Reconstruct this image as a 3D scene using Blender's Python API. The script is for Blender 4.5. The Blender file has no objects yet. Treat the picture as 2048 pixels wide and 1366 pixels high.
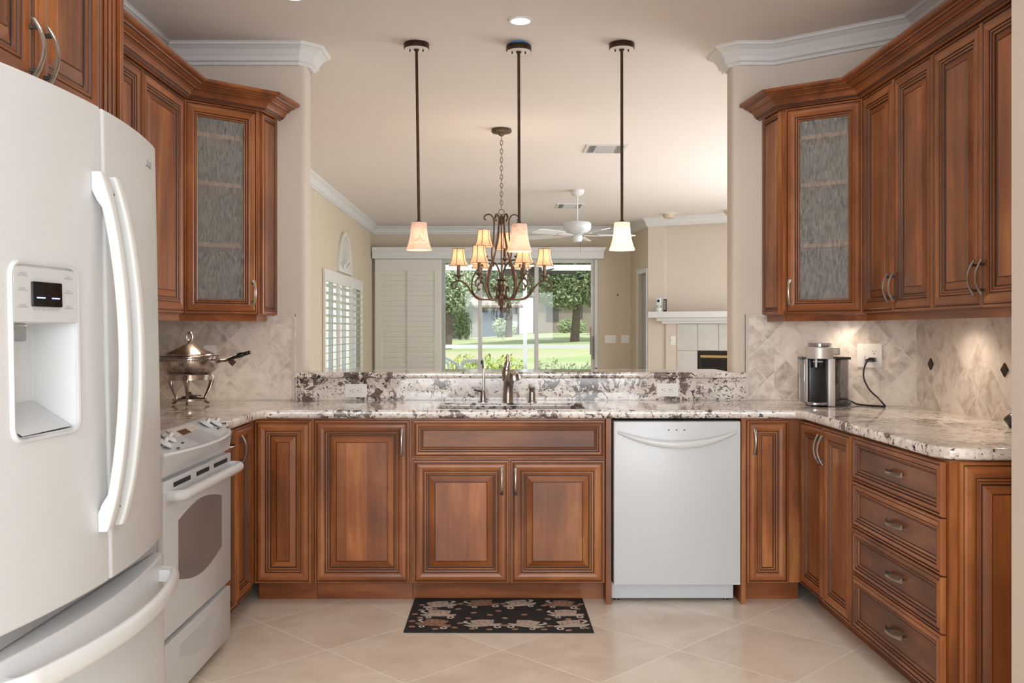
import bpy, bmesh, math, random
from mathutils import Vector, Matrix
random.seed(7)
PI = math.pi
C = bpy.context.scene.collection
SC = bpy.context.scene

# ------------------------------------------------------------------ camera, world, daylight, exposure
FPX, VX, VY, EYE = 1860.0, 1003.0, 661.0, 1.283
cd = bpy.data.cameras.new('camera'); cam = bpy.data.objects.new('camera', cd); C.objects.link(cam)
cam.location = (0, 0, EYE); cam.rotation_euler = (PI/2, 0, 0)
cd.sensor_width = 36; cd.lens = 36*FPX/2048
cd.shift_x = (1024-VX)/2048; cd.shift_y = -(683-VY)/2048
cd.clip_start = 0.05; cd.clip_end = 400
SC.camera = cam
SC.view_settings.view_transform = 'Standard'; SC.view_settings.look = 'None'
SC.view_settings.gamma = 1; SC.view_settings.use_curve_mapping = False
SC.view_settings.exposure = 0.42
SC.cycles.max_bounces = 9; SC.cycles.diffuse_bounces = 5; SC.cycles.glossy_bounces = 4
SC.cycles.transmission_bounces = 6; SC.cycles.transparent_max_bounces = 16
SC.cycles.sample_clamp_indirect = 6; SC.cycles.caustics_reflective = False; SC.cycles.caustics_refractive = False
SC.cycles.use_denoising = True

W = bpy.data.worlds.new('sky'); SC.world = W; W.use_nodes = True
bg = W.node_tree.nodes['Background']; bg.inputs[0].default_value = (0.86, 0.93, 1.0, 1); bg.inputs[1].default_value = 1.25

def lamp(name, kind, loc, power, color=(1, 1, 1), rot=(0, 0, 0), **kw):
    l = bpy.data.lights.new(name, kind); l.energy = power; l.color = color
    for k, v in kw.items(): setattr(l, k, v)
    o = bpy.data.objects.new(name, l); C.objects.link(o); o.location = loc; o.rotation_euler = rot
    return o
def aim(o, tgt):
    d = Vector(tgt)-o.location; o.rotation_euler = d.to_track_quat('-Z', 'Y').to_euler()
WARM = (1.0, 0.80, 0.60); SOFT = (1.0, 0.975, 0.945)
sun = lamp('sun', 'SUN', (30, 40, 40), 3.4, (1, .96, .88), angle=0.03); sun.rotation_euler = (math.radians(29), 0, math.radians(38))
# fill lamps added out of view, behind the camera and beside the family room
d1 = lamp('rear_fill', 'AREA', (0.1, -2.9, 1.55), 175, (0.93, 0.97, 1.0), (PI/2, 0, 0), shape='RECTANGLE', size=3.6, size_y=2.1)
d1.rotation_euler = (-PI/2, 0, PI); aim(d1, (0.1, 4, 4.2))
d2 = lamp('side_fill', 'AREA', (4.35, 8.2, 1.5), 120, (0.95, 0.98, 1.0), shape='RECTANGLE', size=4.0, size_y=2.0); aim(d2, (-1, 8.4, 3.0))
# recessed downlights: three kitchen ones seen, the rest added for light (power each)
KITCHEN_CANS = [(0.094, 4.58), (-0.95, 4.24), (1.12, 4.21), (-0.5, 2.7), (0.7, 2.7), (-0.5, 1.1), (0.7, 1.1), (-0.6, -0.6), (0.8, -0.6)]
KCAN, FCAN = 11, 16
FAMILY_FILL_CANS = [(3.2, 7.0), (3.2, 9.5), (3.2, 12-.9)]

# ------------------------------------------------------------------ mesh helpers
class MB:
    def __init__(s): s.v = []; s.f = []; s.m = []; s.sm = []
    def add(s, vs, fs, m=0, smooth=False):
        b = len(s.v); s.v += [tuple(p) for p in vs]
        for i, f in enumerate(fs):
            s.f.append([b+j for j in f]); s.m.append(m[i] if isinstance(m, (list, tuple)) else m); s.sm.append(smooth)
        return s
    def box(s, x0, x1, y0, y1, z0, z1, m=0):
        if x0 > x1: x0, x1 = x1, x0
        if y0 > y1: y0, y1 = y1, y0
        vs = [(x, y, z) for z in (z0, z1) for x, y in ((x0, y0), (x1, y0), (x1, y1), (x0, y1))]
        return s.add(vs, [(3, 2, 1, 0), (4, 5, 6, 7), (0, 1, 5, 4), (1, 2, 6, 5), (2, 3, 7, 6), (3, 0, 4, 7)], m)
    def rings(s, rings, m=0, closed=True, cap0=True, cap1=True, smooth=True, loop=False):
        n = len(rings[0]); vs = [p for r in rings for p in r]; fs = []; k = len(rings)
        for i in range(k if loop else k-1):
            i2 = (i+1) % k
            for j in range(n if closed else n-1):
                j2 = (j+1) % n
                fs.append((i*n+j, i*n+j2, i2*n+j2, i2*n+j))
        s.add(vs, fs, m, smooth)
        if closed and not loop:
            if cap0: s.add(rings[0], [tuple(range(n))[::-1]], m)
            if cap1: s.add(rings[-1], [tuple(range(n))], m)
        return s
    def lathe(s, c, prof, n=24, m=0, axis='z', cap=True, arc=2*PI):
        rings = []
        for r, h in prof:
            ring = []
            for k in range(n):
                a = arc*k/n
                p = (r*math.cos(a), r*math.sin(a), h)
                if axis == 'y': p = (p[0], p[2], p[1])
                if axis == 'x': p = (p[2], p[0], p[1])
                ring.append((c[0]+p[0], c[1]+p[1], c[2]+p[2]))
            rings.append(ring)
        return s.rings(rings, m, cap0=cap, cap1=cap)
    def tube(s, pts, r, n=8, m=0, loop=False, flat=None):
        pts = [Vector(p) for p in pts]; k = len(pts)
        rs = r if isinstance(r, (list, tuple)) else [r]*k
        rings = []; up = None
        for i, p in enumerate(pts):
            if loop: t = pts[(i+1) % k]-pts[i-1]
            else: t = pts[min(i+1, k-1)]-pts[max(i-1, 0)]
            t.normalize()
            if up is None:
                up = Vector((0, 0, 1)) if abs(t.z) < .9 else Vector((1, 0, 0))
            a = up-t*up.dot(t)
            if a.length < 1e-5: a = t.orthogonal()
            a.normalize(); up = a; b = t.cross(a)
            fl = flat if flat else 1
            rings.append([tuple(p+a*(rs[i]*math.cos(2*PI*j/n))+b*(rs[i]*fl*math.sin(2*PI*j/n))) for j in range(n)])
        return s.rings(rings, m, loop=loop)
    def plate(s, outer, holes, w0, w1, fn, m=0, mside=None):
        """flat outline with holes given in (u,v), thick from w0 to w1; fn(u,v,w) places it"""
        bm = bmesh.new(); loops = [outer]+list(holes); es = []
        for L in loops:
            vs = [bm.verts.new((u, v, 0)) for u, v in L]
            es += [bm.edges.new((vs[i], vs[(i+1) % len(vs)])) for i in range(len(vs))]
        bmesh.ops.triangle_fill(bm, edges=es, use_beauty=True, use_dissolve=False)
        bm.verts.index_update()
        co = [(v.co.x, v.co.y) for v in bm.verts]; fs = [[v.index for v in f.verts] for f in bm.faces]; bm.free()
        s.add([fn(u, v, w0) for u, v in co], fs, m); s.add([fn(u, v, w1) for u, v in co], [f[::-1] for f in fs], m)
        ms = m if mside is None else mside
        for L in loops:
            n = len(L)
            s.add([fn(u, v, w0) for u, v in L]+[fn(u, v, w1) for u, v in L], [(i, (i+1) % n, n+(i+1) % n, n+i) for i in range(n)], ms)
        return s
    def slab(s, outer, z0, z1, r=0.0, holes=(), m=0, seg=3, rb=None):
        """horizontal slab of outline (x,y) with rounded top and bottom edges"""
        rb = r if rb is None else rb
        steps = []
        for i in range(seg+1):
            a = PI/2*i/seg
            steps.append((r*(1-math.cos(PI/2-a)) if r else 0, z1-r*(1-math.sin(PI/2-a)) if r else z1)) if False else None
        prof = []
        if rb:
            for i in range(seg+1):
                a = PI/2*i/seg; prof.append((rb*(1-math.sin(a)), z0+rb*(1-math.cos(a))))
        else: prof.append((0, z0))
        if r:
            for i in range(seg+1):
                a = PI/2*i/seg; prof.append((r*(1-math.cos(a)), z1-r*(1-math.sin(a))))
        else: prof.append((0, z1))
        if area(outer) < 0: outer = outer[::-1]
        hs = [h if area(h) < 0 else h[::-1] for h in holes]
        for L in [outer]+hs:
            s.rings([[(x, y, z) for x, y in offset(L, d)] for d, z in prof], m, cap0=False, cap1=False)
        for d, z in (prof[0], prof[-1]):
            bm = bmesh.new(); es = []
            for L in [offset(q, d) for q in [outer]+hs]:
                vs = [bm.verts.new((u, v, z)) for u, v in L]
                es += [bm.edges.new((vs[i], vs[(i+1) % len(vs)])) for i in range(len(vs))]
            bmesh.ops.triangle_fill(bm, edges=es, use_beauty=True, use_dissolve=False)
            bm.verts.index_update()
            s.add([tuple(v.co) for v in bm.verts], [[v.index for v in f.verts] for f in bm.faces], m); bm.free()
        return s
    def xf(s, M, start=0):
        s.v = s.v[:start]+[tuple(M @ Vector(p)) for p in s.v[start:]]; return s
    def build(s, name, mats, parent=None, loc=(0, 0, 0), rot=(0, 0, 0), bevel=0, smooth_angle=None, recalc=True):
        me = bpy.data.meshes.new(name); me.from_pydata(s.v, [], s.f)
        if not isinstance(mats, (list, tuple)): mats = [mats]
        for m in mats: me.materials.append(m)
        me.polygons.foreach_set('material_index', s.m); me.polygons.foreach_set('use_smooth', s.sm)
        bm = bmesh.new(); bm.from_mesh(me); bmesh.ops.remove_doubles(bm, verts=bm.verts, dist=1e-5)
        if recalc: bmesh.ops.recalc_face_normals(bm, faces=bm.faces)
        if any(s.sm):
            for e in bm.edges:
                if len(e.link_faces) == 2 and e.calc_face_angle(0) > math.radians(38): e.smooth = False
        bm.to_mesh(me); bm.free(); me.update()
        o = bpy.data.objects.new(name, me); C.objects.link(o); o.location = loc; o.rotation_euler = rot
        if parent: o.parent = parent
        if bevel:
            b = o.modifiers.new('bevel', 'BEVEL'); b.width = bevel; b.segments = 2; b.limit_method = 'ANGLE'; b.angle_limit = math.radians(50)
        return o
def area(L): return sum(L[i][0]*L[(i+1) % len(L)][1]-L[(i+1) % len(L)][0]*L[i][1] for i in range(len(L)))/2
def offset(L, d):
    """inset a counter-clockwise loop by d"""
    if d == 0: return list(L)
    n = len(L); out = []
    for i in range(n):
        p0, p, p1 = Vector(L[i-1]), Vector(L[i]), Vector(L[(i+1) % n])
        a = (p-p0).normalized(); b = (p1-p).normalized()
        na = Vector((-a.y, a.x)); nb = Vector((-b.y, b.x)); q = na+nb
        if q.length < 1e-6: out.append(tuple(p+na*d)); continue
        q.normalize(); c = max(.35, q.dot(na)); out.append(tuple(p+q*(d/c)))
    return out
def sweep(path, prof, m=0, mb=None, ms=None, right=True):
    """mouldings: profile (outward distance, z) swept along a plan path, outward = right-hand side"""
    mb = mb or MB(); n = len(path); P = [Vector(p) for p in path]; rows = []
    for i in range(n):
        if i == 0: t = (P[1]-P[0]).normalized(); q = Vector((t.y, -t.x)); c = 1
        elif i == n-1: t = (P[-1]-P[-2]).normalized(); q = Vector((t.y, -t.x)); c = 1
        else:
            a = (P[i]-P[i-1]).normalized(); b = (P[i+1]-P[i]).normalized()
            na = Vector((a.y, -a.x)); nb = Vector((b.y, -b.x)); q = (na+nb).normalized(); c = max(.3, q.dot(na))
        rows.append([(P[i].x+q.x*d/c, P[i].y+q.y*d/c, z) for d, z in prof])
    for i in range(n-1):
        for j in range(len(prof)):
            j2 = (j+1) % len(prof)
            mb.add([rows[i][j], rows[i][j2], rows[i+1][j2], rows[i+1][j]], [(0, 1, 2, 3)], ms[j] if ms else m)
    for r in (rows[0], rows[-1]): mb.add(r, [tuple(range(len(r)))], m)
    return mb
def rrect(x0, x1, y0, y1, r, n=5):
    out = []
    for cx, cy, a0 in ((x1-r, y0+r, -PI/2), (x1-r, y1-r, 0), (x0+r, y1-r, PI/2), (x0+r, y0+r, PI)):
        for k in range(n+1):
            a = a0+PI/2*k/n; out.append((cx+r*math.cos(a), cy+r*math.sin(a)))
    return out
def circ(cx, cy, r, n=24, ry=None): return [(cx+r*math.cos(2*PI*k/n), cy+(ry or r)*math.sin(2*PI*k/n)) for k in range(n)]
def tag(o, label=None, cat=None, group=None, kind=None):
    if label: o['label'] = label
    if cat: o['category'] = cat
    if group: o['group'] = group
    if kind: o['kind'] = kind
    return o
def empty(name, loc, rz=0, label=None, cat=None, group=None):
    o = bpy.data.objects.new(name, None); C.objects.link(o); o.location = loc; o.rotation_euler = (0, 0, rz)
    o.empty_display_size = .1
    return tag(o, label, cat, group)
def bez(ps, n=12):
    """smooth curve through control points (Catmull-Rom)"""
    P = [Vector(p) for p in ps]; P = [P[0]*2-P[1]]+P+[P[-1]*2-P[-2]]; out = []
    for i in range(1, len(P)-2):
        for k in range(n):
            t = k/n; a, b, c, d = P[i-1:i+3]
            out.append(.5*((2*b)+(c-a)*t+(2*a-5*b+4*c-d)*t*t+(3*b-a-3*c+d)*t**3))
    out.append(P[-2]); return out
def text(body, size, mat, parent, loc, rot, depth=.0006, name='lettering'):
    cu = bpy.data.curves.new(name, 'FONT'); cu.body = body; cu.size = size; cu.extrude = depth; cu.align_x = 'CENTER'; cu.align_y = 'CENTER'
    t_ = bpy.data.objects.new('text', cu); C.objects.link(t_); bpy.context.view_layer.update()
    me = bpy.data.meshes.new_from_object(t_.evaluated_get(bpy.context.evaluated_depsgraph_get())); bpy.data.objects.remove(t_)
    me.materials.clear(); me.materials.append(mat)
    o = bpy.data.objects.new(name, me); C.objects.link(o); o.location = loc; o.rotation_euler = rot
    if parent: o.parent = parent
    return o

# ------------------------------------------------------------------ materials
def newmat(name):
    m = bpy.data.materials.new(name); m.use_nodes = True; nt = m.node_tree; return m, nt, nt.nodes, nt.links, nt.nodes['Principled BSDF']
class G:
    """small node graph helper"""
    def __init__(s, nt): s.nt = nt; s.N = nt.nodes; s.L = nt.links
    def n(s, t, **kw):
        x = s.N.new(t)
        for k, v in kw.items(): setattr(x, k, v)
        return x
    def math(s, op, a, b=None, c=None):
        x = s.n('ShaderNodeMath', operation=op)
        for i, q in enumerate((a, b, c)):
            if q is None: continue
            if isinstance(q, (int, float)): x.inputs[i].default_value = q
            else: s.L.new(q, x.inputs[i])
        return x.outputs[0]
    def vec(s, op, a, b=None):
        x = s.n('ShaderNodeVectorMath', operation=op)
        for i, q in enumerate((a, b)):
            if q is None: continue
            if isinstance(q, tuple): x.inputs[i].default_value = q
            else: s.L.new(q, x.inputs[i])
        return x.outputs[0]
    def noise(s, v, scale, detail=3, rough=.5, dist=0):
        x = s.n('ShaderNodeTexNoise'); x.inputs['Scale'].default_value = scale; x.inputs['Detail'].default_value = detail
        x.inputs['Roughness'].default_value = rough; x.inputs['Distortion'].default_value = dist; s.L.new(v, x.inputs['Vector']); return x.outputs['Fac']
    def ramp(s, f, stops, interp='LINEAR'):
        x = s.n('ShaderNodeValToRGB'); r = x.color_ramp; r.interpolation = interp
        while len(r.elements) < len(stops): r.elements.new(.5)
        for e, (p, c) in zip(r.elements, stops): e.position = p; e.color = (*c, 1) if isinstance(c, tuple) else (c, c, c, 1)
        s.L.new(f, x.inputs[0]); return x.outputs[0]
    def mix(s, f, a, b, mode='MIX'):
        x = s.n('ShaderNodeMix', data_type='RGBA', blend_type=mode)
        for i, q in ((0, f), (6, a), (7, b)):
            if isinstance(q, (int, float)): x.inputs[i].default_value = q
            elif isinstance(q, tuple): x.inputs[i].default_value = (*q, 1)
            else: s.L.new(q, x.inputs[i])
        return x.outputs[2]
    def obj(s, rnd=True):
        t = s.n('ShaderNodeTexCoord').outputs['Object']
        if not rnd: return t
        oi = s.n('ShaderNodeObjectInfo').outputs['Random']
        cb = s.n('ShaderNodeCombineXYZ')
        for i, k in enumerate((13.0, 29.0, 7.0)): s.L.new(s.math('MULTIPLY', oi, k), cb.inputs[i])
        return s.vec('ADD', t, cb.outputs[0])
    def bump(s, h, strength, dist, bs):
        b = s.n('ShaderNodeBump'); b.inputs['Strength'].default_value = strength; b.inputs['Distance'].default_value = dist
        s.L.new(h, b.inputs['Height']); s.L.new(b.outputs[0], bs.inputs['Normal'])
def pm(name, c, rough=.5, metal=0, var=.06, scale=8, coat=0, bump=0, bscale=60, c2=None, spec=None, emit=None, es=0):
    m, nt, N, L, bs = newmat(name); g = G(nt); v = g.obj(False)
    f = g.noise(v, scale, 4, .55)
    c2 = c2 or tuple(max(0, x*(1-var*2)) for x in c)
    L.new(g.mix(g.ramp(f, [(.3, 0.0), (.7, 1.0)]), c2, c), bs.inputs['Base Color'])
    bs.inputs['Roughness'].default_value = rough; bs.inputs['Metallic'].default_value = metal; bs.inputs['Coat Weight'].default_value = coat
    if spec is not None: bs.inputs['Specular IOR Level'].default_value = spec
    if bump: g.bump(g.noise(v, bscale, 3), bump, .002, bs)
    if emit: bs.inputs['Emission Color'].default_value = (*emit, 1); bs.inputs['Emission Strength'].default_value = es
    return m
def wood(name, grain, boards=False, tint=(1, 1, 1)):
    m, nt, N, L, bs = newmat(name); g = G(nt); v = g.obj(True)
    sc = {'z': (1, 1, .10), 'x': (.10, 1, 1), 'y': (1, .10, 1)}[grain]
    vs = g.vec('MULTIPLY', v, sc)
    big = g.noise(vs, 6.0, 4, .55, 1.2); fine = g.noise(vs, 70, 3, .6, .3); cloud = g.noise(v, 3.2, 3, .5, .4)
    f = g.math('ADD', g.math('MULTIPLY', big, .62), g.math('MULTIPLY', cloud, .38))
    t = lambda c: tuple(a*b for a, b in zip(c, tint))
    col = g.ramp(f, [(.28, t((.075, .022, .007))), (.41, t((.19, .060, .016))), (.51, t((.295, .096, .027))), (.61, t((.405, .158, .050))), (.72, t((.27, .092, .027)))])
    col = g.mix(g.math('MULTIPLY', g.ramp(fine, [(.35, 1.0), (.6, 0.0)]), .28), col, t((.15, .042, .015)))
    if boards:
        sep = g.n('ShaderNodeSeparateXYZ'); L.new(v, sep.inputs[0])
        i = g.math('FLOOR', g.math('MULTIPLY', sep.outputs[0], 10.5))
        wn = g.n('ShaderNodeTexWhiteNoise', noise_dimensions='1D'); L.new(i, wn.inputs['W'])
        r = g.math('MULTIPLY_ADD', wn.outputs['Value'], .65, .68)
        cb = g.n('ShaderNodeCombineColor')
        for k in range(3): L.new(r, cb.inputs[k])
        col = g.mix(1.0, col, cb.outputs[0], 'MULTIPLY')
    L.new(col, bs.inputs['Base Color'])
    bs.inputs['Roughness'].default_value = .36; bs.inputs['Coat Weight'].default_value = .08; bs.inputs['Coat Roughness'].default_value = .2; bs.inputs['Specular IOR Level'].default_value = .4
    g.bump(fine, .08, .001, bs)
    return m
M = {}
M['wv'] = wood('cherry_vertical', 'z'); M['wh'] = wood('cherry_horizontal', 'x'); M['wp'] = wood('cherry_panel', 'z', True)
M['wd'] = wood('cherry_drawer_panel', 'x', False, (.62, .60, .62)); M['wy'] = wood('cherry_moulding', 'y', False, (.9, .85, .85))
M['glaze'] = pm('dark_glaze', (.055, .018, .009), .5)
M['kick'] = wood('cherry_kick', 'x', False, (.8, .72, .66))
M['dark'] = pm('black_gap', (.008, .008, .008), .6)
def granite():
    m, nt, N, L, bs = newmat('granite'); g = G(nt); v = g.obj(False)
    base = g.mix(g.ramp(g.noise(v, 7, 5, .6, .5), [(.38, 0.0), (.60, 1.0)]), (.64, .58, .53), (.84, .79, .73))
    base = g.mix(g.math('MULTIPLY', g.ramp(g.noise(v, 38, 4, .7), [(.5, 0.0), (.62, 1.0)]), .5), base, (.42, .36, .32))
    mask = g.noise(v, 3.6, 3, .5, .3)
    blot = g.noise(v, 17, 8, .68, 1.2)
    th = g.math('ADD', blot, g.math('MULTIPLY', g.math('SUBTRACT', mask, .5), .55))
    col = g.mix(g.ramp(th, [(.562, 0.0), (.576, 1.0)]), base, g.mix(g.noise(v, 60, 4, .6), (.06, .045, .04), (.27, .21, .18)))
    sp = g.noise(v, 58, 5, .65, .8)
    sp2 = g.math('ADD', sp, g.math('MULTIPLY', g.math('SUBTRACT', mask, .5), .2))
    col = g.mix(g.ramp(sp2, [(.583, 0.0), (.602, 1.0)]), col, (.045, .034, .034))
    L.new(col, bs.inputs['Base Color']); bs.inputs['Roughness'].default_value = .07
    return m
M['granite'] = granite()
def tilemat(name, axes, D, u0, v0, cols, grout, gw=.012, rough=.35, diamond=True, square=.0, bump=.25, nscale=9):
    """stone tile set on the diagonal; D = cell diagonal, (u0,v0) one corner of the lattice"""
    m, nt, N, L, bs = newmat(name); g = G(nt); v = g.obj(False)
    sep = g.n('ShaderNodeSeparateXYZ'); L.new(v, sep.inputs[0])
    u = g.math('SUBTRACT', sep.outputs[axes[0]], u0); w = g.math('SUBTRACT', sep.outputs[axes[1]], v0)
    a = g.math('DIVIDE', g.math('ADD', u, w), D); b = g.math('DIVIDE', g.math('SUBTRACT', u, w), D)
    ids = g.n('ShaderNodeCombineXYZ'); L.new(g.math('FLOOR', a), ids.inputs[0]); L.new(g.math('FLOOR', b), ids.inputs[1])
    wn = g.n('ShaderNodeTexWhiteNoise', noise_dimensions='3D'); L.new(ids.outputs[0], wn.inputs['Vector'])
    off = g.vec('ADD', v, g.vec('MULTIPLY', wn.outputs['Color'], (9, 9, 9)))
    n1 = g.noise(off, nscale, 6, .62, .8); n2 = g.noise(off, nscale*4, 4, .6)
    f = g.math('ADD', g.math('MULTIPLY', n1, .75), g.math('MULTIPLY', n2, .25))
    f = g.math('ADD', f, g.math('MULTIPLY', g.math('SUBTRACT', wn.outputs['Value'], .5), .16))
    col = g.ramp(f, cols)
    e = None
    for q in (a, b):
        fr = g.math('FRACT', q); d = g.math('MINIMUM', fr, g.math('SUBTRACT', 1.0, fr)); e = d if e is None else g.math('MINIMUM', e, d)
    gm = g.ramp(e, [(gw*.6, 1.0), (gw, 0.0)])
    L.new(g.mix(gm, col, grout), bs.inputs['Base Color']); bs.inputs['Roughness'].default_value = rough
    g.bump(g.math('SUBTRACT', 1.0, gm), bump, .001, bs)
    return m
TR = [(.30, (.38, .33, .29)), (.42, (.58, .515, .46)), (.54, (.75, .69, .625)), (.70, (.83, .775, .71))]
M['floor'] = tilemat('floor_tile', (0, 1), .7071, 0.003, 3.027, [(.30, (.70, .60, .49)), (.5, (.81, .72, .61)), (.7, (.87, .80, .70))], (.95, .90, .82), .0065, .22, bump=.1, nscale=2.6)
M['wall'] = pm('beige_wall', (.63, .555, .485), .85, var=.015, scale=2, bump=.05, bscale=120)
M['wall2'] = pm('tan_wall', (.60, .52, .405), .85, var=.015, scale=2, bump=.05, bscale=120)
M['ceil'] = pm('ceiling_paint', (.73, .68, .65), .9, var=.01, scale=2, bump=.05, bscale=90)
M['trim'] = pm('white_trim', (.66, .66, .66), .4, var=.01)
M['shut'] = pm('shutter_paint', (.68, .66, .61), .4, var=.01)
M['white'] = pm('appliance_white', (.60, .63, .655), .30, var=.004)
M['whiteh'] = pm('handle_white', (.64, .67, .68), .24, var=.004)
M['wdark'] = pm('appliance_recess', (.54, .57, .60), .3, var=.01)
M['grey'] = pm('light_grey_plastic', (.50, .50, .50), .4)
M['nickel'] = pm('brushed_nickel', (.46, .42, .37), .32, 1, var=.08, scale=40)
M['post'] = pm('dark_post', (.10, .09, .08), .4, .8)
M['fauc'] = pm('faucet_bronze_nickel', (.42, .36, .31), .3, 1, var=.06)
M['chrome'] = pm('chrome', (.48, .48, .50), .25, 1)
M['bronze'] = pm('oil_bronze', (.085, .05, .032), .35, .85, var=.2, scale=20)
M['brown'] = pm('chandelier_bronze', (.17, .12, .085), .38, .8, var=.25, scale=30)
M['black'] = pm('black_plastic', (.012, .012, .013), .25)
M['blackg'] = pm('black_glass', (.006, .006, .007), .05)
M['plate'] = pm('outlet_plate', (.78, .76, .73), .35, var=.005)
M['steel'] = pm('stainless', (.55, .55, .54), .28, 1)
M['silver'] = pm('tarnished_silver', (.56, .49, .43), .24, .95, var=.3, scale=30, c2=(.24, .18, .14))
M['ovgl'] = pm('oven_glass', (.19, .19, .19), .12, var=.02)
M['shelf'] = pm('cabinet_shelf', (.86, .60, .42), .5)
M['inner'] = pm('cabinet_interior', (.56, .54, .52), .6)
M['blue'] = pm('blue_tape', (.01, .19, .50), .6)
M['tag'] = pm('dark_tag', (.08, .03, .02), .5)
M['brass'] = pm('brass', (.80, .60, .28), .25, .9)
M['label'] = pm('grey_print', (.42, .42, .43), .6)
M['white_print'] = pm('white_print', (.8, .8, .8), .5)
def glassmat(name, tint=(.95, .97, .96), refl=.10, rough=.0, mx=None):
    m, nt, N, L, bs = newmat(name); g = G(nt); N.remove(bs); out = N['Material Output']
    tr = g.n('ShaderNodeBsdfTransparent'); tr.inputs[0].default_value = (*tint, 1)
    gl = g.n('ShaderNodeBsdfGlossy'); gl.inputs['Roughness'].default_value = rough
    lw = g.n('ShaderNodeLayerWeight'); lw.inputs[0].default_value = .15
    mxn = g.n('ShaderNodeMixShader'); L.new(g.math('ADD', g.math('MULTIPLY', lw.outputs['Fresnel'], .3), refl), mxn.inputs[0])
    L.new(tr.outputs[0], mxn.inputs[1]); L.new(gl.outputs[0], mxn.inputs[2]); L.new(mxn.outputs[0], out.inputs[0]); return m
M['pane'] = glassmat('window_glass', (.95, .97, .96), .012)
M['clear'] = glassmat('clear_plastic', (.80, .80, .82), .12, .05)
M['tank'] = glassmat('smoked_tank', (.30, .30, .32), .18, .08)
def rainglass():
    m, nt, N, L, bs = newmat('rain_glass'); g = G(nt); out = N['Material Output']; v = g.obj(True)
    vs = g.vec('MULTIPLY', v, (1, 1, .22)); f = g.noise(vs, 150, 4, .6, .8)
    L.new(g.mix(g.ramp(f, [(.38, 0.0), (.62, 1.0)]), (.19, .18, .17), (.60, .58, .55)), bs.inputs['Base Color'])
    bs.inputs['Roughness'].default_value = .16; g.bump(f, .5, .004, bs)
    tr = g.n('ShaderNodeBsdfTransparent'); tr.inputs[0].default_value = (.9, .9, .88, 1)
    mxn = g.n('ShaderNodeMixShader'); mxn.inputs[0].default_value = .34
    L.new(tr.outputs[0], mxn.inputs[1]); L.new(bs.outputs[0], mxn.inputs[2]); L.new(mxn.outputs[0], out.inputs[0]); return m
M['rain'] = rainglass()
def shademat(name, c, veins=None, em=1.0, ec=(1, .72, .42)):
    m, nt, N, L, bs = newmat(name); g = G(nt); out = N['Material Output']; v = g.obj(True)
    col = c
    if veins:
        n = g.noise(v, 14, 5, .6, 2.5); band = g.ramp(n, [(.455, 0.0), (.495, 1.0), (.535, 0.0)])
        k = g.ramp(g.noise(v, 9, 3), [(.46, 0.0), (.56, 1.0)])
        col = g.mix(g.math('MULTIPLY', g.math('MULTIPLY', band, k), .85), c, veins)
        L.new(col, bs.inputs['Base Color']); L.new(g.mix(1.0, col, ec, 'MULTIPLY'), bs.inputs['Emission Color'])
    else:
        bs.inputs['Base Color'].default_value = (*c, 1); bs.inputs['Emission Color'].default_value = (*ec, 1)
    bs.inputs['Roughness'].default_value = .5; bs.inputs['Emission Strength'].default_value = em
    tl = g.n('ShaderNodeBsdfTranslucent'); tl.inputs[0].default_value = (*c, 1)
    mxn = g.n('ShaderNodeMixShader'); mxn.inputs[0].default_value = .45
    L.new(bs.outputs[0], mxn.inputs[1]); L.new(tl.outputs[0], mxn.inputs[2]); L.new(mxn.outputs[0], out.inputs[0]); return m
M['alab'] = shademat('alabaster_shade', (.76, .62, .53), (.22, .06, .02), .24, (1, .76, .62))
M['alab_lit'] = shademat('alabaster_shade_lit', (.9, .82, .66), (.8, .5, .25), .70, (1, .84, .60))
M['linen'] = shademat('linen_shade', (.78, .56, .40), None, .40, (1, .62, .40))
M['bulb'] = pm('lit_lens', (1, .95, .85), .5, emit=(1, .95, .86), es=9)
M['led'] = pm('blue_display', (.2, .3, .9), .5, emit=(.45, .55, 1), es=1.2)

# ------------------------------------------------------------------ the setting
CZ = 2.81
def struct(name, mb, mat, parent=None, **kw):
    o = mb.build(name, mat, parent, **kw)
    if not parent: o['kind'] = 'structure'
    return o
struct('floor', MB().box(-2.2, 4.7, -3.3, 13.8, -.12, 0), M['floor'])
struct('ceiling', MB().box(-2.2, 4.7, -3.3, 13.8, CZ, CZ+.15), M['ceil'])
struct('wall_left', MB().box(-1.95, -1.83, -3.1, 4.98, 0, CZ), M['wall'])
struct('wall_right', MB().box(2.03, 2.15, -3.1, 4.53, 0, CZ), M['wall'])
def poly_wall(name, pts, mat, z1=CZ): return struct(name, MB().slab(pts, 0, z1), mat)
def bull(x, y0, y1, sgn, r=.03, n=5):
    out = []
    for k in range(n+1):
        a = PI/2*k/n; out.append((x-sgn*r+sgn*r*math.sin(a), y0+r-r*math.cos(a)))
    for k in range(n+1):
        a = PI/2*k/n; out.append((x-sgn*r+sgn*r*math.cos(a), y1-r+r*math.sin(a)))
    return out
poly_wall('wall_partition_left', [(-1.95, 4.98)]+bull(-1.048, 4.98, 5.13, 1)+[(-1.95, 5.13)], M['wall'])
poly_wall('wall_partition_right', [(2.15, 5.13)]+bull(1.238, 4.98, 5.13, -1)[::-1]+[(1.46, 4.98), (2.03, 4.53), (2.15, 4.53)], M['wall'])
struct('wall_right_stub', MB().box(1.45, 2.03, 1.75, 2.644, 0, CZ), M['wall'])
struct('wall_bar', MB().box(-1.048, 1.238, 4.982, 5.12, 0, 1.026), M['wall'])
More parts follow.
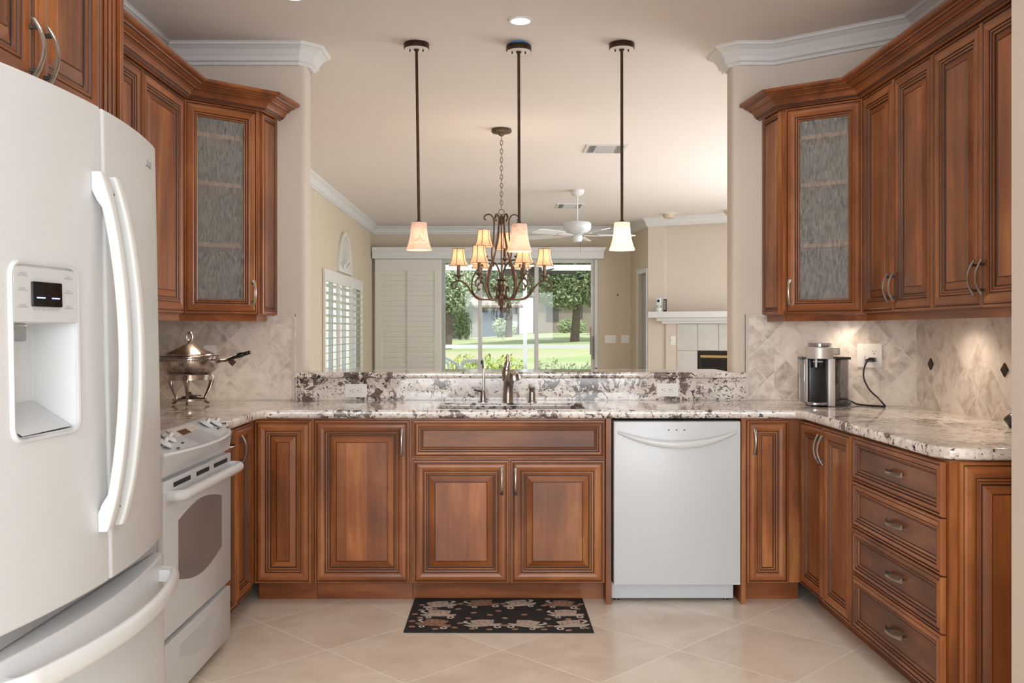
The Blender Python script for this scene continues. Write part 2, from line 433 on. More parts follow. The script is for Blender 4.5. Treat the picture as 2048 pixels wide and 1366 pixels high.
# rear wall behind the camera with a wide opening added to let light in
w = MB(); w.plate([(-2.1, 0), (2.2, 0), (2.2, CZ), (-2.1, CZ)], [[(-1.7, .45), (1.9, .45), (1.9, 2.6), (-1.7, 2.6)]], -3.2, -3.1, lambda u, v, q: (u, q, v)); struct('wall_rear', w, M['wall'])
# dining / family room
WIN_Y0, WIN_Y1, WIN_Z0, WIN_Z1 = 9.82, 12.45, .35, 1.92
w = MB(); ac = (10.67+11.57)/2
arch = [(ac+.43*math.cos(a), 2.0+.42*math.sin(a)) for a in [PI*k/16 for k in range(17)]]
w.plate([(5.13, 0), (13.8, 0), (13.8, CZ), (5.13, CZ)], [[(WIN_Y0, WIN_Z0), (WIN_Y1, WIN_Z0), (WIN_Y1, WIN_Z1), (WIN_Y0, WIN_Z1)], arch], -2.01, -1.89, lambda u, v, q: (q, u, v))
struct('wall_left_family', w, M['wall2'])
w = MB(); w.plate([(-2.0, 0), (1.95, 0), (1.95, CZ), (-2.0, CZ)], [[(-1.80, .0001), (1.41, .0001), (1.41, 2.36), (-1.80, 2.36)]], 13.68, 13.80, lambda u, v, q: (u, q, v))
struct('wall_back', w, M['wall2'])
# short wall with a closet door, then the slanting fireplace wall
A = Vector((1.904, 13.68)); B = Vector((2.0, 12.7)); E = Vector((4.5, 11.45))
def along(P, Q):
    d = (Q-P).normalized(); n = Vector((-d.y, d.x))
    return lambda u, v, q: (P.x+d.x*u+n.x*q, P.y+d.y*u+n.y*q, v)
fAB = along(A, B); LAB = (B-A).length; fBE = along(B, E)
w = MB(); w.plate([(0, 0), (LAB, 0), (LAB, CZ), (0, CZ)], [[(.44, .0001), (.92, .0001), (.92, 2.08), (.44, 2.08)]], 0, .12, fAB); struct('wall_closet', w, M['wall2'])
w = MB().plate([(.395, 0), (.44, 0), (.44, 2.08), (.92, 2.08), (.92, 0), (.965, 0), (.965, 2.14), (.395, 2.14)], [], -.015, .0, fAB)
d_ = struct('door_1', w, M['trim'])
d_['kind'] = 'structure'
MB().plate([(.44, .01), (.92, .01), (.92, 2.07), (.44, 2.07)], [], .05, .09, fAB).build('door_leaf', pm('closet_door', (.36, .37, .38), .4), d_)
MB().plate([(.86, .96), (.90, .96), (.90, 1.03), (.86, 1.03)], [], .03, .05, fAB).build('door_latch', M['post'], d_)
LBE = (E-B).length; MZ = 1.535
w = MB(); w.plate([(0, 0), (LBE, 0), (LBE, CZ), (0, CZ)], [[(.225, MZ-.05), (2.3, MZ-.05), (2.3, 2.735), (.225, 2.735)]], 0, .14, fBE)
struct('wall_fireplace', w, M['wall'])
struct('wall_niche', MB().plate([(.2, 1.4), (2.4, 1.4), (2.4, CZ), (.2, CZ)], [], .14, .2, fBE), M['wall'])
w = MB(); w.plate([(5.0, 0), (11.6, 0), (11.6, CZ), (5.0, CZ)], [[(6.1, .4), (10.3, .4), (10.3, 2.5), (6.1, 2.5)]], 4.5, 4.62, lambda u, v, q: (q, u, v)); struct('wall_right_family', w, M['wall'])
struct('wall_dining', MB().box(2.15, 4.6, 5.0, 5.13, 0, CZ), M['wall'])
# crown moulding of the rooms
CR = [(0, 2.70), (.016, 2.70), (.018, 2.715), (.030, 2.722), (.034, 2.742), (.052, 2.775), (.074, 2.792), (.082, 2.794), (.084, 2.803), (.092, CZ), (0, CZ)]
path = [(-1.83, -3.0), (-1.83, 4.98), (-1.09, 4.98), (-1.046, 5.024), (-1.046, 5.132), (-1.89, 5.132), (-1.89, 13.68), (1.904, 13.68), (2.0, 12.7), (4.5, 11.45), (4.5, 5.132), (1.236, 5.132), (1.236, 5.024), (1.28, 4.98), (1.46, 4.98), (2.03, 4.53), (2.03, 2.66)]
struct('trim_1', sweep(path, CR), M['trim'])
BB = [(0, 0), (.014, 0), (.014, .10), (.006, .12), (0, .12)]
struct('baseboard_back', sweep([(-1.89, 5.132), (-1.89, 13.68)], BB), M['trim'])
struct('baseboard_right', sweep([(2.0, 12.7), (4.5, 11.45)], BB), M['trim'])

# ------------------------------------------------------------------ the arched window with its shutters
wf = MB()
wf.plate([(WIN_Y0-.0, WIN_Z0), (WIN_Y1, WIN_Z0), (WIN_Y1, WIN_Z1), (WIN_Y0, WIN_Z1)],
         [[(y0, WIN_Z0+.05), (y1, WIN_Z0+.05), (y1, WIN_Z1-.05), (y0, WIN_Z1-.05)] for y0, y1 in ((9.87, 10.65), (10.71, 11.53), (11.59, 12.40))], -1.98, -1.94, lambda u, v, q: (q, u, v))
win = struct('window_1', wf, M['trim'])
MB().box(-1.965, -1.960, WIN_Y0+.02, WIN_Y1-.02, WIN_Z0+.02, WIN_Z1-.02).build('window_pane', M['pane'], win)
a2 = [(ac+.37*math.cos(a), 2.03+.34*math.sin(a)) for a in [PI*k/16 for k in range(17)]]
aw = struct('window_2', MB().plate(arch, [a2], -1.98, -1.93, lambda u, v, q: (q, u, v)), M['trim'])
MB().plate(a2, [], -1.965, -1.960, lambda u, v, q: (q, u, v)).build('window_pane', M['pane'], aw)
# wooden fan shutter over the arch
fs = empty('arch_shutter', (-1.87, ac, 1.945), 0, 'white half-round sunburst shutter above the middle of the side window', 'shutter')
oa = [(.47*math.cos(a), .02+.49*math.sin(a)) for a in [PI*k/20 for k in range(21)]]
ia = [(.40*math.cos(a), .06+.40*math.sin(a)) for a in [PI*k/20 for k in range(21)]]
MB().plate(oa, [ia], -.02, .012, lambda u, v, q: (q, u, v)).build('frame', M['shut'], fs)
fb = MB()
for k in range(11):
    a = PI*(k+.5)/11; c_, s_ = math.cos(a), math.sin(a); p = (-s_, c_)
    q0, q1 = .09, .40; w0, w1 = .018, .062
    pts = [(c_*q0-p[0]*w0, .06+s_*q0-p[1]*w0), (c_*q1-p[0]*w1, .06+s_*q1-p[1]*w1), (c_*q1+p[0]*w1, .06+s_*q1+p[1]*w1), (c_*q0+p[0]*w0, .06+s_*q0+p[1]*w0)]
    b0 = len(fb.v); fb.plate(pts, [], -.012, -.006, lambda u, v, q: (q, u, v))
fb.plate([(.10*math.cos(a), .05+.1*math.sin(a)) for a in [PI*k/10 for k in range(11)]], [], -.016, 0, lambda u, v, q: (q, u, v))
fb.build('louvers', M['shut'], fs)
def shutter(name, x, y0, y1, z0, z1, label, group, ang, n, axis='x', divs=1, midrail=None, sw=.05, toprail=.13, face=1):
    """louvred panel; axis 'x' = lies in a side wall (faces +X); 'y' = in the back wall (faces -Y)"""
    r = empty(name, (0, 0, 0), 0, label, 'shutter', group)
    fn = (lambda u, v, q: (x+q, u, v)) if axis == 'x' else (lambda u, v, q: (u, x-q, v))
    openings = []; W_ = (y1-y0); seg = (W_-sw*(divs+1))/divs
    for k in range(divs):
        a = y0+sw+k*(seg+sw); openings.append((a, a+seg))
    fr = MB(); fr.plate([(y0, z0), (y1, z0), (y1, z1), (y0, z1)], [[(a, z0+.10), (b, z0+.10), (b, z1-toprail), (a, z1-toprail)] for a, b in openings], -.015, .015, fn)
    fr.build('frame', M['shut'], r, bevel=.003)
    H_ = z1-toprail-z0-.10; lv = MB(); tr_ = MB()
    for a, b in openings:
        for k in range(n):
            zc = z0+.10+H_*(k+.5)/n; hw = H_/n*.56
            ca, sa = math.cos(ang), math.sin(ang)
            prof = [(-hw, 0), (-hw*.5, .004), (hw*.5, .004), (hw, 0), (hw*.5, -.004), (-hw*.5, -.004)]
            pr = [(p*sa-t*ca, p*ca+t*sa) for p, t in prof]
            R0 = [fn(a+.003, zc+dz, dq) for dq, dz in pr]; R1 = [fn(b-.003, zc+dz, dq) for dq, dz in pr]
            lv.rings([R0, R1], smooth=False)
        m_ = (a+b)/2; q = .02+abs(math.sin(ang))*H_/n*.5
        tr_.plate([(m_-.006, z0+.16), (m_+.006, z0+.16), (m_+.006, z1-toprail-.0), (m_-.006, z1-toprail-.0)], [], q, q+.01, fn)
    lv.build('louvers', M['shut'], r); tr_.build('tilt_rod', M['shut'], r)
    return r
g_ = 'three shutter panels of the side window'
nm = ['nearest to the bar of the three louvred white shutters on the left wall', 'middle one of the three louvred white shutters, under the sunburst arch', 'farthest of the three louvred white shutters, next to the room corner']
for (a, b), l in zip(((9.79, 10.665), (10.675, 11.565), (11.575, 12.47)), nm): shutter('plantation_shutter', -1.872, a, b, .33, 1.94, l, g_, math.radians(80), 17)
shutter('sliding_shutter', 13.56, -1.845, -.875, .03, 2.322, 'closed cream louvred sliding shutter panel parked left of the glass door', 'shutters of the glass door', math.radians(10), 27, 'y', 1, None, .105, .17)
# valance board over the sliding door
v_ = MB().box(-1.86, 1.47, 13.44, 13.675, 2.325, 2.44)
sweep([(-1.87, 13.44), (1.47, 13.44), (1.47, 13.675)], [(0, 2.325), (.008, 2.325), (.008, 2.42), (.02, 2.43), (.035, 2.47), (.045, 2.475), (.045, 2.485), (0, 2.485)], mb=v_)
tag(v_.build('valance', M['trim']), 'long white cornice box above the glass sliding door and its shutter', 'valance')
# sliding glass door
sd = empty('door_2', (0, 13.70, 0)); sd['kind'] = 'structure'
MB().plate([(-1.80, 0), (1.41, 0), (1.41, 2.36), (-1.80, 2.36)], [[(-1.77, .03), (1.37, .03), (1.37, 2.33), (-1.77, 2.33)]], -.03, .09, lambda u, v, q: (u, q, v)).build('door_frame', M['trim'], sd)
SF = pm('sash_grey', (.60, .58, .56), .4, .1)
for k, (a, b, q) in enumerate(((-1.72, -.83, .06), (-1.14, -.285, .03), (-.345, .545, .0), (.485, 1.375, .03))):
    ob = MB().plate([(a, .03), (b, .03), (b, 2.33), (a, 2.33)], [[(a+.055, .10), (b-.055, .10), (b-.055, 2.28), (a+.055, 2.28)]], q-.012, q+.012, lambda u, v, w_: (u, w_, v)).build('sash', SF, sd, bevel=.002)
    MB().box(a+.05, b-.05, q-.003, q+.003, .095, 2.285).build('window_pane', M['pane'], ob)
hb = MB().box(1.335, 1.350, -.10, -.02, .86, 1.20, 0)
hb.box(1.30, 1.315, -.07, -.03, .93, 1.33, 1)
hb.build('door_handle', [M['post'], pm('wood_pull', (.30, .19, .12), .5)], sd)
MB().lathe((1.39, -.03, .72), [(.0, -.004), (.018, -.004), (.018, 0)], 12, axis='y').build('door_lock', M['post'], sd)

# ------------------------------------------------------------------ fireplace
fp = empty('fireplace', (0, 0, 0), 0, 'corner fireplace with cream mantel, grey tile surround and black brass-trimmed firebox', 'fireplace')
mt = MB()
def mbox(u0, u1, q0, q1, z0, z1): mt.plate([(u0, z0), (u1, z0), (u1, z1), (u0, z1)], [], q0, q1, fBE)
mbox(.06, 2.5, -.20, 0, 1.455, MZ); mbox(.16, 2.4, -.14, 0, 1.41, 1.455); mbox(.22, 2.34, -.10, 0, 1.375, 1.41)
mt.build('mantel', M['trim'], fp, bevel=.004)
MB().plate([(.26, 0), (2.25, 0), (2.25, 1.375), (.26, 1.375)], [], -.03, 0, fBE).build('breast_panel', M['wall'], fp)
TL = pm('fireplace_tile', (.58, .57, .55), .3, var=.04)
t_ = MB()
us = [.42, .70, .98, 1.26, 1.54]
for i in range(4):
    for z0, z1 in ((1.02, 1.37), (.66, 1.01), (.30, .65)):
        if i >= 1 and z0 < 1: continue
        t_.plate([(us[i], z0), (us[i+1]-.008, z0), (us[i+1]-.008, z1), (us[i], z1)], [], -.042, -.03, fBE)
t_.build('tile_surround', TL, fp)
MB().plate([(.70, .40), (1.9, .40), (1.9, 1.015), (.70, 1.015)], [], -.048, -.03, fBE).build('firebox_face', M['black'], fp)
MB().plate([(.74, .925), (1.87, .925), (1.87, .955), (.74, .955)], [], -.062, -.048, fBE).build('brass_strip', M['brass'], fp)
lg = MB().plate([(.76, .45), (1.85, .45), (1.85, .90), (.76, .90)], [], -.054, -.048, fBE); lg.build('glass_front', M['blackg'], fp)
# things on the mantel and small fittings on the far walls
p = Vector(fBE(.19, 0, -.12))
cm = empty('security_camera', (p.x, p.y, MZ), math.radians(-25), 'small white camera standing on the left end of the mantel', 'camera')
MB().lathe((0, 0, 0), [(.045, 0), (.045, .05), (.03, .06), (.012, .062), (.012, .09)], 16).build('base', M['white'], cm)
MB().slab(rrect(-.035, .035, -.02, .02, .015), .085, .19, .006).build('body', M['white'], cm)
MB().lathe((0, -.021, .145), [(.0, -.004), (.018, -.004), (.018, .004)], 14, axis='y').build('lens', M['black'], cm)
p = Vector(fBE(.27, 0, -.10))
rc = empty('remote_control', (p.x, p.y, MZ), math.radians(-25), 'dark remote control propped upright beside the white camera', 'remote')
MB().box(-.022, .022, -.008, .01, 0, .17).build('body', M['black'], rc, bevel=.003)
bt = MB()
for i in range(5): bt.box(-.012, .012, -.011, -.008, .03+i*.026, .045+i*.026)
bt.build('buttons', M['label'], rc)
def switch(name, loc, rz, n, label, h=.115, group=None):
    s = empty(name, loc, rz, label, 'switch', group); wd = .07+.046*(n-1)
    MB().plate(rrect(-wd/2, wd/2, -h/2, h/2, .008), [], 0, -.006, lambda u, v, q: (u, q, v)).build('plate', M['plate'], s, bevel=.002)
    for k in range(n):
        x = (k-(n-1)/2)*.046
        MB().box(x-.005, x+.005, -.018, -.006, -.006, .016).build('toggle', M['plate'], s)
    return s
switch('light_switch', ((1221-VX)/136, 13.679, EYE-17/136), 0, 3, 'triple white light switch on the far wall beside the glass door')
switch('light_switch', ((1250-VX)/136, 13.679, EYE-17/136), 0, 2, 'double white light switch on the far wall nearer the closet corner')
p = Vector(fBE(.36, 0, -.031)); switch('light_switch', (p.x, p.y, 1.15), math.atan2((E-B).y, (E-B).x), 1, 'single white switch beside the fireplace tiles')
for u, z, l in ((1.17, 2.41, 'small nail high on the wall over the mantel, left of the pair'), (1.46, 2.41, 'small nail high on the wall over the mantel, right of the pair')):
    p = Vector(fBE(u, z, .14)); tag(MB().lathe((0, 0, 0), [(.006, 0), (.006, -.04), (.014, -.042), (.014, -.05)], 8, axis='y').build('wall_nail', M['post'], None, loc=tuple(p), rot=(0, 0, -.46)), l, 'nail', 'nails over the mantel')
tag(MB().lathe((0, 0, 0), [(.008, 0), (.008, -.02), (.014, -.022), (.014, -.03)], 8, axis='y').build('wall_nail', M['post'], None, loc=((1235-VX)/136, 13.68, EYE+71/136)), 'single small nail on the far wall above the light switches', 'nail')

# ------------------------------------------------------------------ backsplashes, bar, worktop
DG = .214
def backsplash(name, P, L, z0, z1, u0, ang, label, rev=False, trimend=None):
    mt_ = tilemat('travertine_tile', (0, 2), DG, u0, 1.234-P[2], TR, (.76, .70, .62), .014, .38, bump=.2, nscale=9)
    o = MB().box(0, L, -.010, 0, 0, z1-z0).build(name, mt_, None, loc=P, rot=(0, 0, ang))
    o['kind'] = 'structure'; o['label'] = label
    return o
CT, CB = .912, .872
b1 = backsplash('wall_tile_left', (-1.83, 4.979, CT), 1.83-1.099, CT, 1.357, -1.453+1.83, 0, 'beige diagonal stone backsplash behind the chafing dish')
b1t = MB().box(-1.118, -1.103, 4.962, 4.979, CT, 1.368).box(-1.83, -1.103, 4.964, 4.979, 1.357, 1.37)
b1t.build('trim_2', pm('pencil_trim', (.66, .60, .54), .4))['kind'] = 'structure'
b2 = backsplash('wall_tile_back', (1.303, 4.979, CT), 1.46-1.303, CT, 1.357, 1.42-1.303, 0, 'narrow beige diagonal stone backsplash beside the raised bar')
MB().box(1.303, 1.318, 4.962, 4.979, CT, 1.368).box(1.303, 1.46, 4.964, 4.979, 1.357, 1.37).build('trim_3', bpy.data.materials['pencil_trim'])['kind'] = 'structure'
da = math.atan2(-.45, .57); dl = math.hypot(.57, .45)
b3 = backsplash('wall_tile_corner', (1.4595, 4.9790, CT), dl, CT, 1.36, .604, da, 'beige diagonal stone backsplash behind the coffee machine')
b4 = backsplash('wall_tile_right', (2.029, 4.527, CT), 1.88, CT, 1.36, 4.527-4.37, -PI/2, 'beige diagonal stone backsplash with dark diamond inserts')
for k in range(3):
    x = 4.527-4.37+k*3*DG
    for s_ in (1,):
        o = MB().plate([(x-.03, 1.125-CT), (x, 1.125-CT-.03), (x+.03, 1.125-CT), (x, 1.125-CT+.03)], [], -.010, -.016, lambda u, v, q: (u, q, v)).build('accent_tile', M['bronze'], b4, bevel=.003)
# raised bar
bar = empty('raised_bar', (0, 4.97, CT), 0, 'long raised granite bar ledge with speckled riser behind the sink', 'bar')
MB().box(-1.099, 1.302, -.012, .009, 0, 1.028-CT).build('riser', M['granite'], bar)
T_ = [(-1.100, -.026), (1.303, -.026), (1.303, .008), (1.233, .008), (1.233, .40), (-1.043, .40), (-1.043, .008), (-1.100, .008)]
MB().slab(T_, 1.029-CT, 1.061-CT, .008, rb=.008).build('ledge', M['granite'], bar)
# worktop
outline = [(-1.828, 3.80), (-1.118, 3.80), (-1.118, 4.27), (-1.105, 4.315), (-1.065, 4.334), (1.315, 4.334), (1.365, 4.318), (1.384, 4.27), (1.384, 3.02), (1.42, 2.945), (1.50, 2.925), (2.028, 2.925), (2.028, 4.519), (1.458, 4.969), (1.318, 4.969), (1.302, 4.955), (-1.099, 4.955), (-1.103, 4.968), (-1.828, 4.968)]
wt = MB().slab(outline, CB, CT, .011, [rrect(-.31, .405, 4.402, 4.757, .05)], rb=.016)
tag(wt.build('worktop', M['granite']), 'continuous speckled granite worktop running round three sides of the kitchen', 'countertop')
sk = empty('sink', (.047, 4.58, .66), 0, 'undermount stainless steel sink below the granite cutout', 'sink')
o_ = rrect(-.385, .385, -.195, .195, .05); MB().slab(o_, 0, .2115, 0, ()).build('bowl', M['steel'], sk) if False else None
bw = MB()
rr = lambda d, z: [(x, y, z) for x, y in rrect(-.375+d, .375-d, -.19+d, .19-d, .05)]
bw.rings([rr(-.012, .2115), rr(.0, .2115), rr(.004, .03), rr(.03, .004), rr(.12, .0)], cap0=False)
bw.build('bowl', M['steel'], sk); MB().lathe((0, .05, .0005), [(.045, 0), (.045, .003), (.03, .003), (.028, .001)], 20).build('drain', M['chrome'], sk)

# ------------------------------------------------------------------ cabinets
FULL = [(0, 0, 0), (0, .013, 0), (.003, .017, 0), (.009, .0175, 0), (.0105, .0140, 1), (.0125, .0140, 1), (.014, .0165, 0), (.020, .0205, 0), (.032, .0215, 0), (.043, .0195, 0), (.049, .0165, 0), (.050, .0125, 1), (.0525, .0125, 1), (.054, .0148, 0), (.060, .0142, 0), (.0615, .0105, 1), (.0635, .0105, 1), (.065, .0112, 0), (.070, .0085, 0), (.0715, .0045, 1), (.076, .0045, 1), (.078, .0052, 0), (.101, .0135, 0), (.102, .0115, 1), (.104, .0115, 1), (.105, .0135, 0)]
NARROW = FULL[:20]+[(.0735, .0045, 1), (.075, .006, 0)]
def prof_drawer():
    return [(0, 0, 0), (0, .013, 0), (.003, .017, 0), (.0085, .0175, 0), (.010, .0140, 1), (.012, .0140, 1), (.0135, .0165, 0), (.019, .0195, 0), (.027, .018, 0), (.0285, .0135, 1), (.031, .0135, 1), (.0325, .0155, 0), (.037, .0145, 0), (.0385, .0095, 1), (.041, .0095, 1), (.043, .0085, 0), (.046, .0050, 0), (.047, .0035, 1), (.050, .0035, 1), (.051, .0045, 0)]
SLIM = [(0, 0, 0), (0, .010, 0), (.003, .013, 0), (.011, .014, 0), (.015, .013, 0), (.0165, .0095, 1), (.0185, .0095, 1), (.020, .0115, 0), (.024, .010, 0), (.0255, .0045, 1), (.029, .0045, 1), (.036, .0105, 0), (.037, .009, 1), (.0385, .0105, 0)]
MATS = [M['wv'], M['wh'], M['glaze'], M['wp'], M['wd']]
def front(x0, x1, z0, z1, prof, centre=3, y=0, hole=False, cmat=None):
    """frame-and-panel front lying at y (outwards = -y), mitred bands"""
    mb = MB(); mb._x = None
    def loop(d, h): return [(x0+d, y-h, z0+d), (x1-d, y-h, z0+d), (x1-d, y-h, z1-d), (x0+d, y-h, z1-d)]
    pr = prof
    for (d0, h0, g0), (d1, h1, g1) in zip(pr[:-1], pr[1:]):
        a, b = loop(d0, h0), loop(d1, h1); gl = g1 and (g0 or h1 < h0)
        for i in range(4):
            j = (i+1) % 4
            mb.add([a[i], a[j], b[j], b[i]], [(0, 1, 2, 3)], 2 if gl else (1 if i in (0, 2) else 0))
    if not hole: mb.add(loop(*pr[-1][:2]), [(0, 1, 2, 3)], centre)
    mb.add(loop(0, 0), [(0, 1, 2, 3)], 0)
    return mb
def handle_mb(L=.128, vertical=True, out=.032):
    mb = MB(); n = 14; rings = []
    for i in range(n+1):
        t = i/n; s = (t-.5)*L; q = (2*t-1)
        d = .010+(out-.010)*(1-q*q); wd = .0048+.0038*q*q; th = .0028
        ring = [(-wd, -th), (-wd*.4, -th*1.6), (wd*.4, -th*1.6), (wd, -th), (wd, th*.6), (-wd, th*.6)]
        rings.append([(a, -d+b, s) if vertical else (s, -d+b, a) for a, b in ring])
    mb.rings(rings, 0, smooth=True)
    for q in (-.36, .36):
        s = q*L; dd = .010+(out-.010)*(1-(2*q)**2)
        if vertical: mb.box(-.0035, .0035, -dd, 0, s-.0045, s+.0045, 1)
        else: mb.box(s-.0045, s+.0045, -dd, 0, -.0035, .0035, 1)
    return mb
def add_handle(par, x, z, y, vertical=True, L=.128): return handle_mb(L, vertical).build('handle', [M['nickel'], M['post']], par, loc=(x, y, z))
def door(root, x0, x1, z0, z1, hx=None, hz=None, prof=FULL, name='door', y=-.002, vertical=True, centre=3, loc=None, rot=None):
    d = front(x0, x1, z0, z1, prof, centre, 0).build(name, MATS, root, loc=loc or (0, y, 0), rot=rot or (0, 0, 0))
    if hx is not None: add_handle(d, hx, hz, -.0195 if prof is FULL or prof is NARROW else -.006, vertical)
    return d
def carcass(root, W_, z0, z1, D, toe=True, x0=0):
    MB().box(x0, W_, 0, D, z0, z1).build('carcass', M['wv'], root)
    if toe: MB().box(x0, W_, .072, D, 0, z0).build('toe_kick', M['kick'], root)
PB = 4.376; TOE = .098; DT = .861
def base(label, loc, rz, W_, D=.59, group='base cabinets', hollow=False):
    r = empty('base_cabinet', loc, rz, label, 'cabinet', group); 
    if hollow:
        MB().box(0, W_, 0, .018, TOE, CB-.001).box(0, .018, .018, D, TOE, CB-.001).box(W_-.018, W_, .018, D, TOE, CB-.001).box(.018, W_-.018, .018, D, TOE, TOE+.018).build('carcass', M['wv'], r)
        MB().box(0, W_, .072, D, 0, TOE).build('toe_kick', M['kick'], r)
    else: carcass(r, W_, TOE, CB-.001, D)
    return r
SX = lambda px: (px-VX)/427.0
r = base('blind corner base cabinet with a plain narrow door, left end of the sink wall', (-1.159, PB, 0), 0, .277)
door(r, .002, .267, TOE, DT)
r = base('base cabinet with one tall door, left of the sink cabinet', (-.880, PB, 0), 0, .454)
door(r, .003, .448, TOE, DT, SX(804)+.880, EYE-(883-VY)/427)
r = base('sink base cabinet with false drawer front above two doors', (-.424, PB, 0), 0, .912, hollow=True)
o = .424
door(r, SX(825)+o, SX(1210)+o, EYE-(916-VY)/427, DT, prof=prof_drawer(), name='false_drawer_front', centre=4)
door(r, SX(826)+o, SX(1017.5)+o, TOE, EYE-(921-VY)/427, SX(1003.5)+o, EYE-(962-VY)/427)
door(r, SX(1021.5)+o, SX(1209)+o, TOE, EYE-(921-VY)/427, SX(1031)+o, EYE-(962-VY)/427)
tag(MB().box(.4895, .514, 4.352, 4.95, 0, CB-.001).build('filler_panel', M['wv']), 'cherry wood filler panel between sink cabinet and dishwasher', 'panel', 'dishwasher side panels')
tag(MB().box(1.1225, 1.143, 4.352, 4.95, 0, CB-.001).build('filler_panel', M['wv']), 'cherry wood filler panel right of the dishwasher', 'panel', 'dishwasher side panels')
r = base('slim base cabinet with narrow door, right of the dishwasher', (1.144, PB, 0), 0, .275)
door(r, .006, .203, TOE, DT, .040, EYE-(882-VY)/427, prof=NARROW)
# right run (faces the left): local x runs towards the camera
RY = 4.370
r = base('base cabinet with two narrow doors on the right-hand run', (1.42, RY, 0), -PI/2, .645)
SR = lambda px: RY-1860*1.40/(px-VX)
door(r, .008, SR(1645.5)-.001, TOE, DT, SR(1645.5)-.022, .765, prof=NARROW); door(r, SR(1645.5)+.003, .637, TOE, DT, SR(1645.5)+.026, .765, prof=NARROW)
r = base('four-drawer base cabinet at the near end of the right-hand run', (1.42, RY-.647, 0), -PI/2, .775)
for k, (z0, z1) in enumerate(((.686, .863), (.500, .681), (.314, .495), (.098, .309))):
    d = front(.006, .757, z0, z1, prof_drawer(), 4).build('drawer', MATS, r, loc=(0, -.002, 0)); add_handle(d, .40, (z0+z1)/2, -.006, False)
tag(front(0, .58, TOE*0+.02, CB-.004, FULL).build('end_panel', MATS, None, loc=(1.445, 2.944, 0)), 'raised-panel wooden end panel facing the camera at the right counter end', 'panel')
# left run (faces the right): local x runs away from the camera
r = base('narrow base cabinet with pull-out and slim door between range and corner', (-1.16, 3.802, 0), PI/2, .572)
door(r, .004, .19, TOE, DT, .10, .795, prof=SLIM, name='pull_out_front', vertical=False); door(r, .196, .45, TOE, DT, .235, .765, prof=NARROW)
r = base('base cabinet hidden between refrigerator and range', (-1.16, 2.535, 0), PI/2, .49)
door(r, .004, .486, TOE, DT, .45, .78)
tag(MB().slab([(-1.828, 2.535), (-1.118, 2.535), (-1.118, 3.026), (-1.828, 3.026)], CB, CT, .011, rb=.012).build('worktop_piece', M['granite']), 'short granite worktop between refrigerator and range', 'countertop')

# wall cabinets ---------------------------------------------------------------
UZ0, UZ1 = 1.367, 2.402
def wallcab(label, loc, rz, W_, D, doors, group='wall cabinets'):
    r = empty('wall_cabinet', loc, rz, label, 'cabinet', group); MB().box(0, W_, 0, D, UZ0-.004-loc[2], 2.44-loc[2]).build('carcass', M['wv'], r)
    for x0, x1, hx in doors: door(r, x0, x1, UZ0-loc[2], UZ1-loc[2], hx, 1.475-loc[2] if hx else None, prof=FULL)
    return r
XR = 1.757
wallcab('pair of tall wall cabinet doors next to the right glass-front corner', (XR, 4.488, UZ0), -PI/2, .738, .27, [(.004, .360, .335), (.366, .734, .392)])
wallcab('pair of tall wall cabinet doors nearest the camera on the right', (XR, 3.748, UZ0), -PI/2, .80, .27, [(.004, .376, .352), (.382, .780, .408)])
XL = -1.55
wallcab('tall wall cabinet door beside the left glass-front corner', (XL, 3.962, UZ0), PI/2, .536, .277, [(.004, .522, None)])
wallcab('tall wall cabinet door over the range end, half hidden by the refrigerator', (XL, 3.422, UZ0), PI/2, .536, .277, [(.004, .532, None)])
wallcab('wall cabinet behind the refrigerator cabinet', (XL, 2.882, UZ0), PI/2, .536, .277, [(.004, .532, None)])
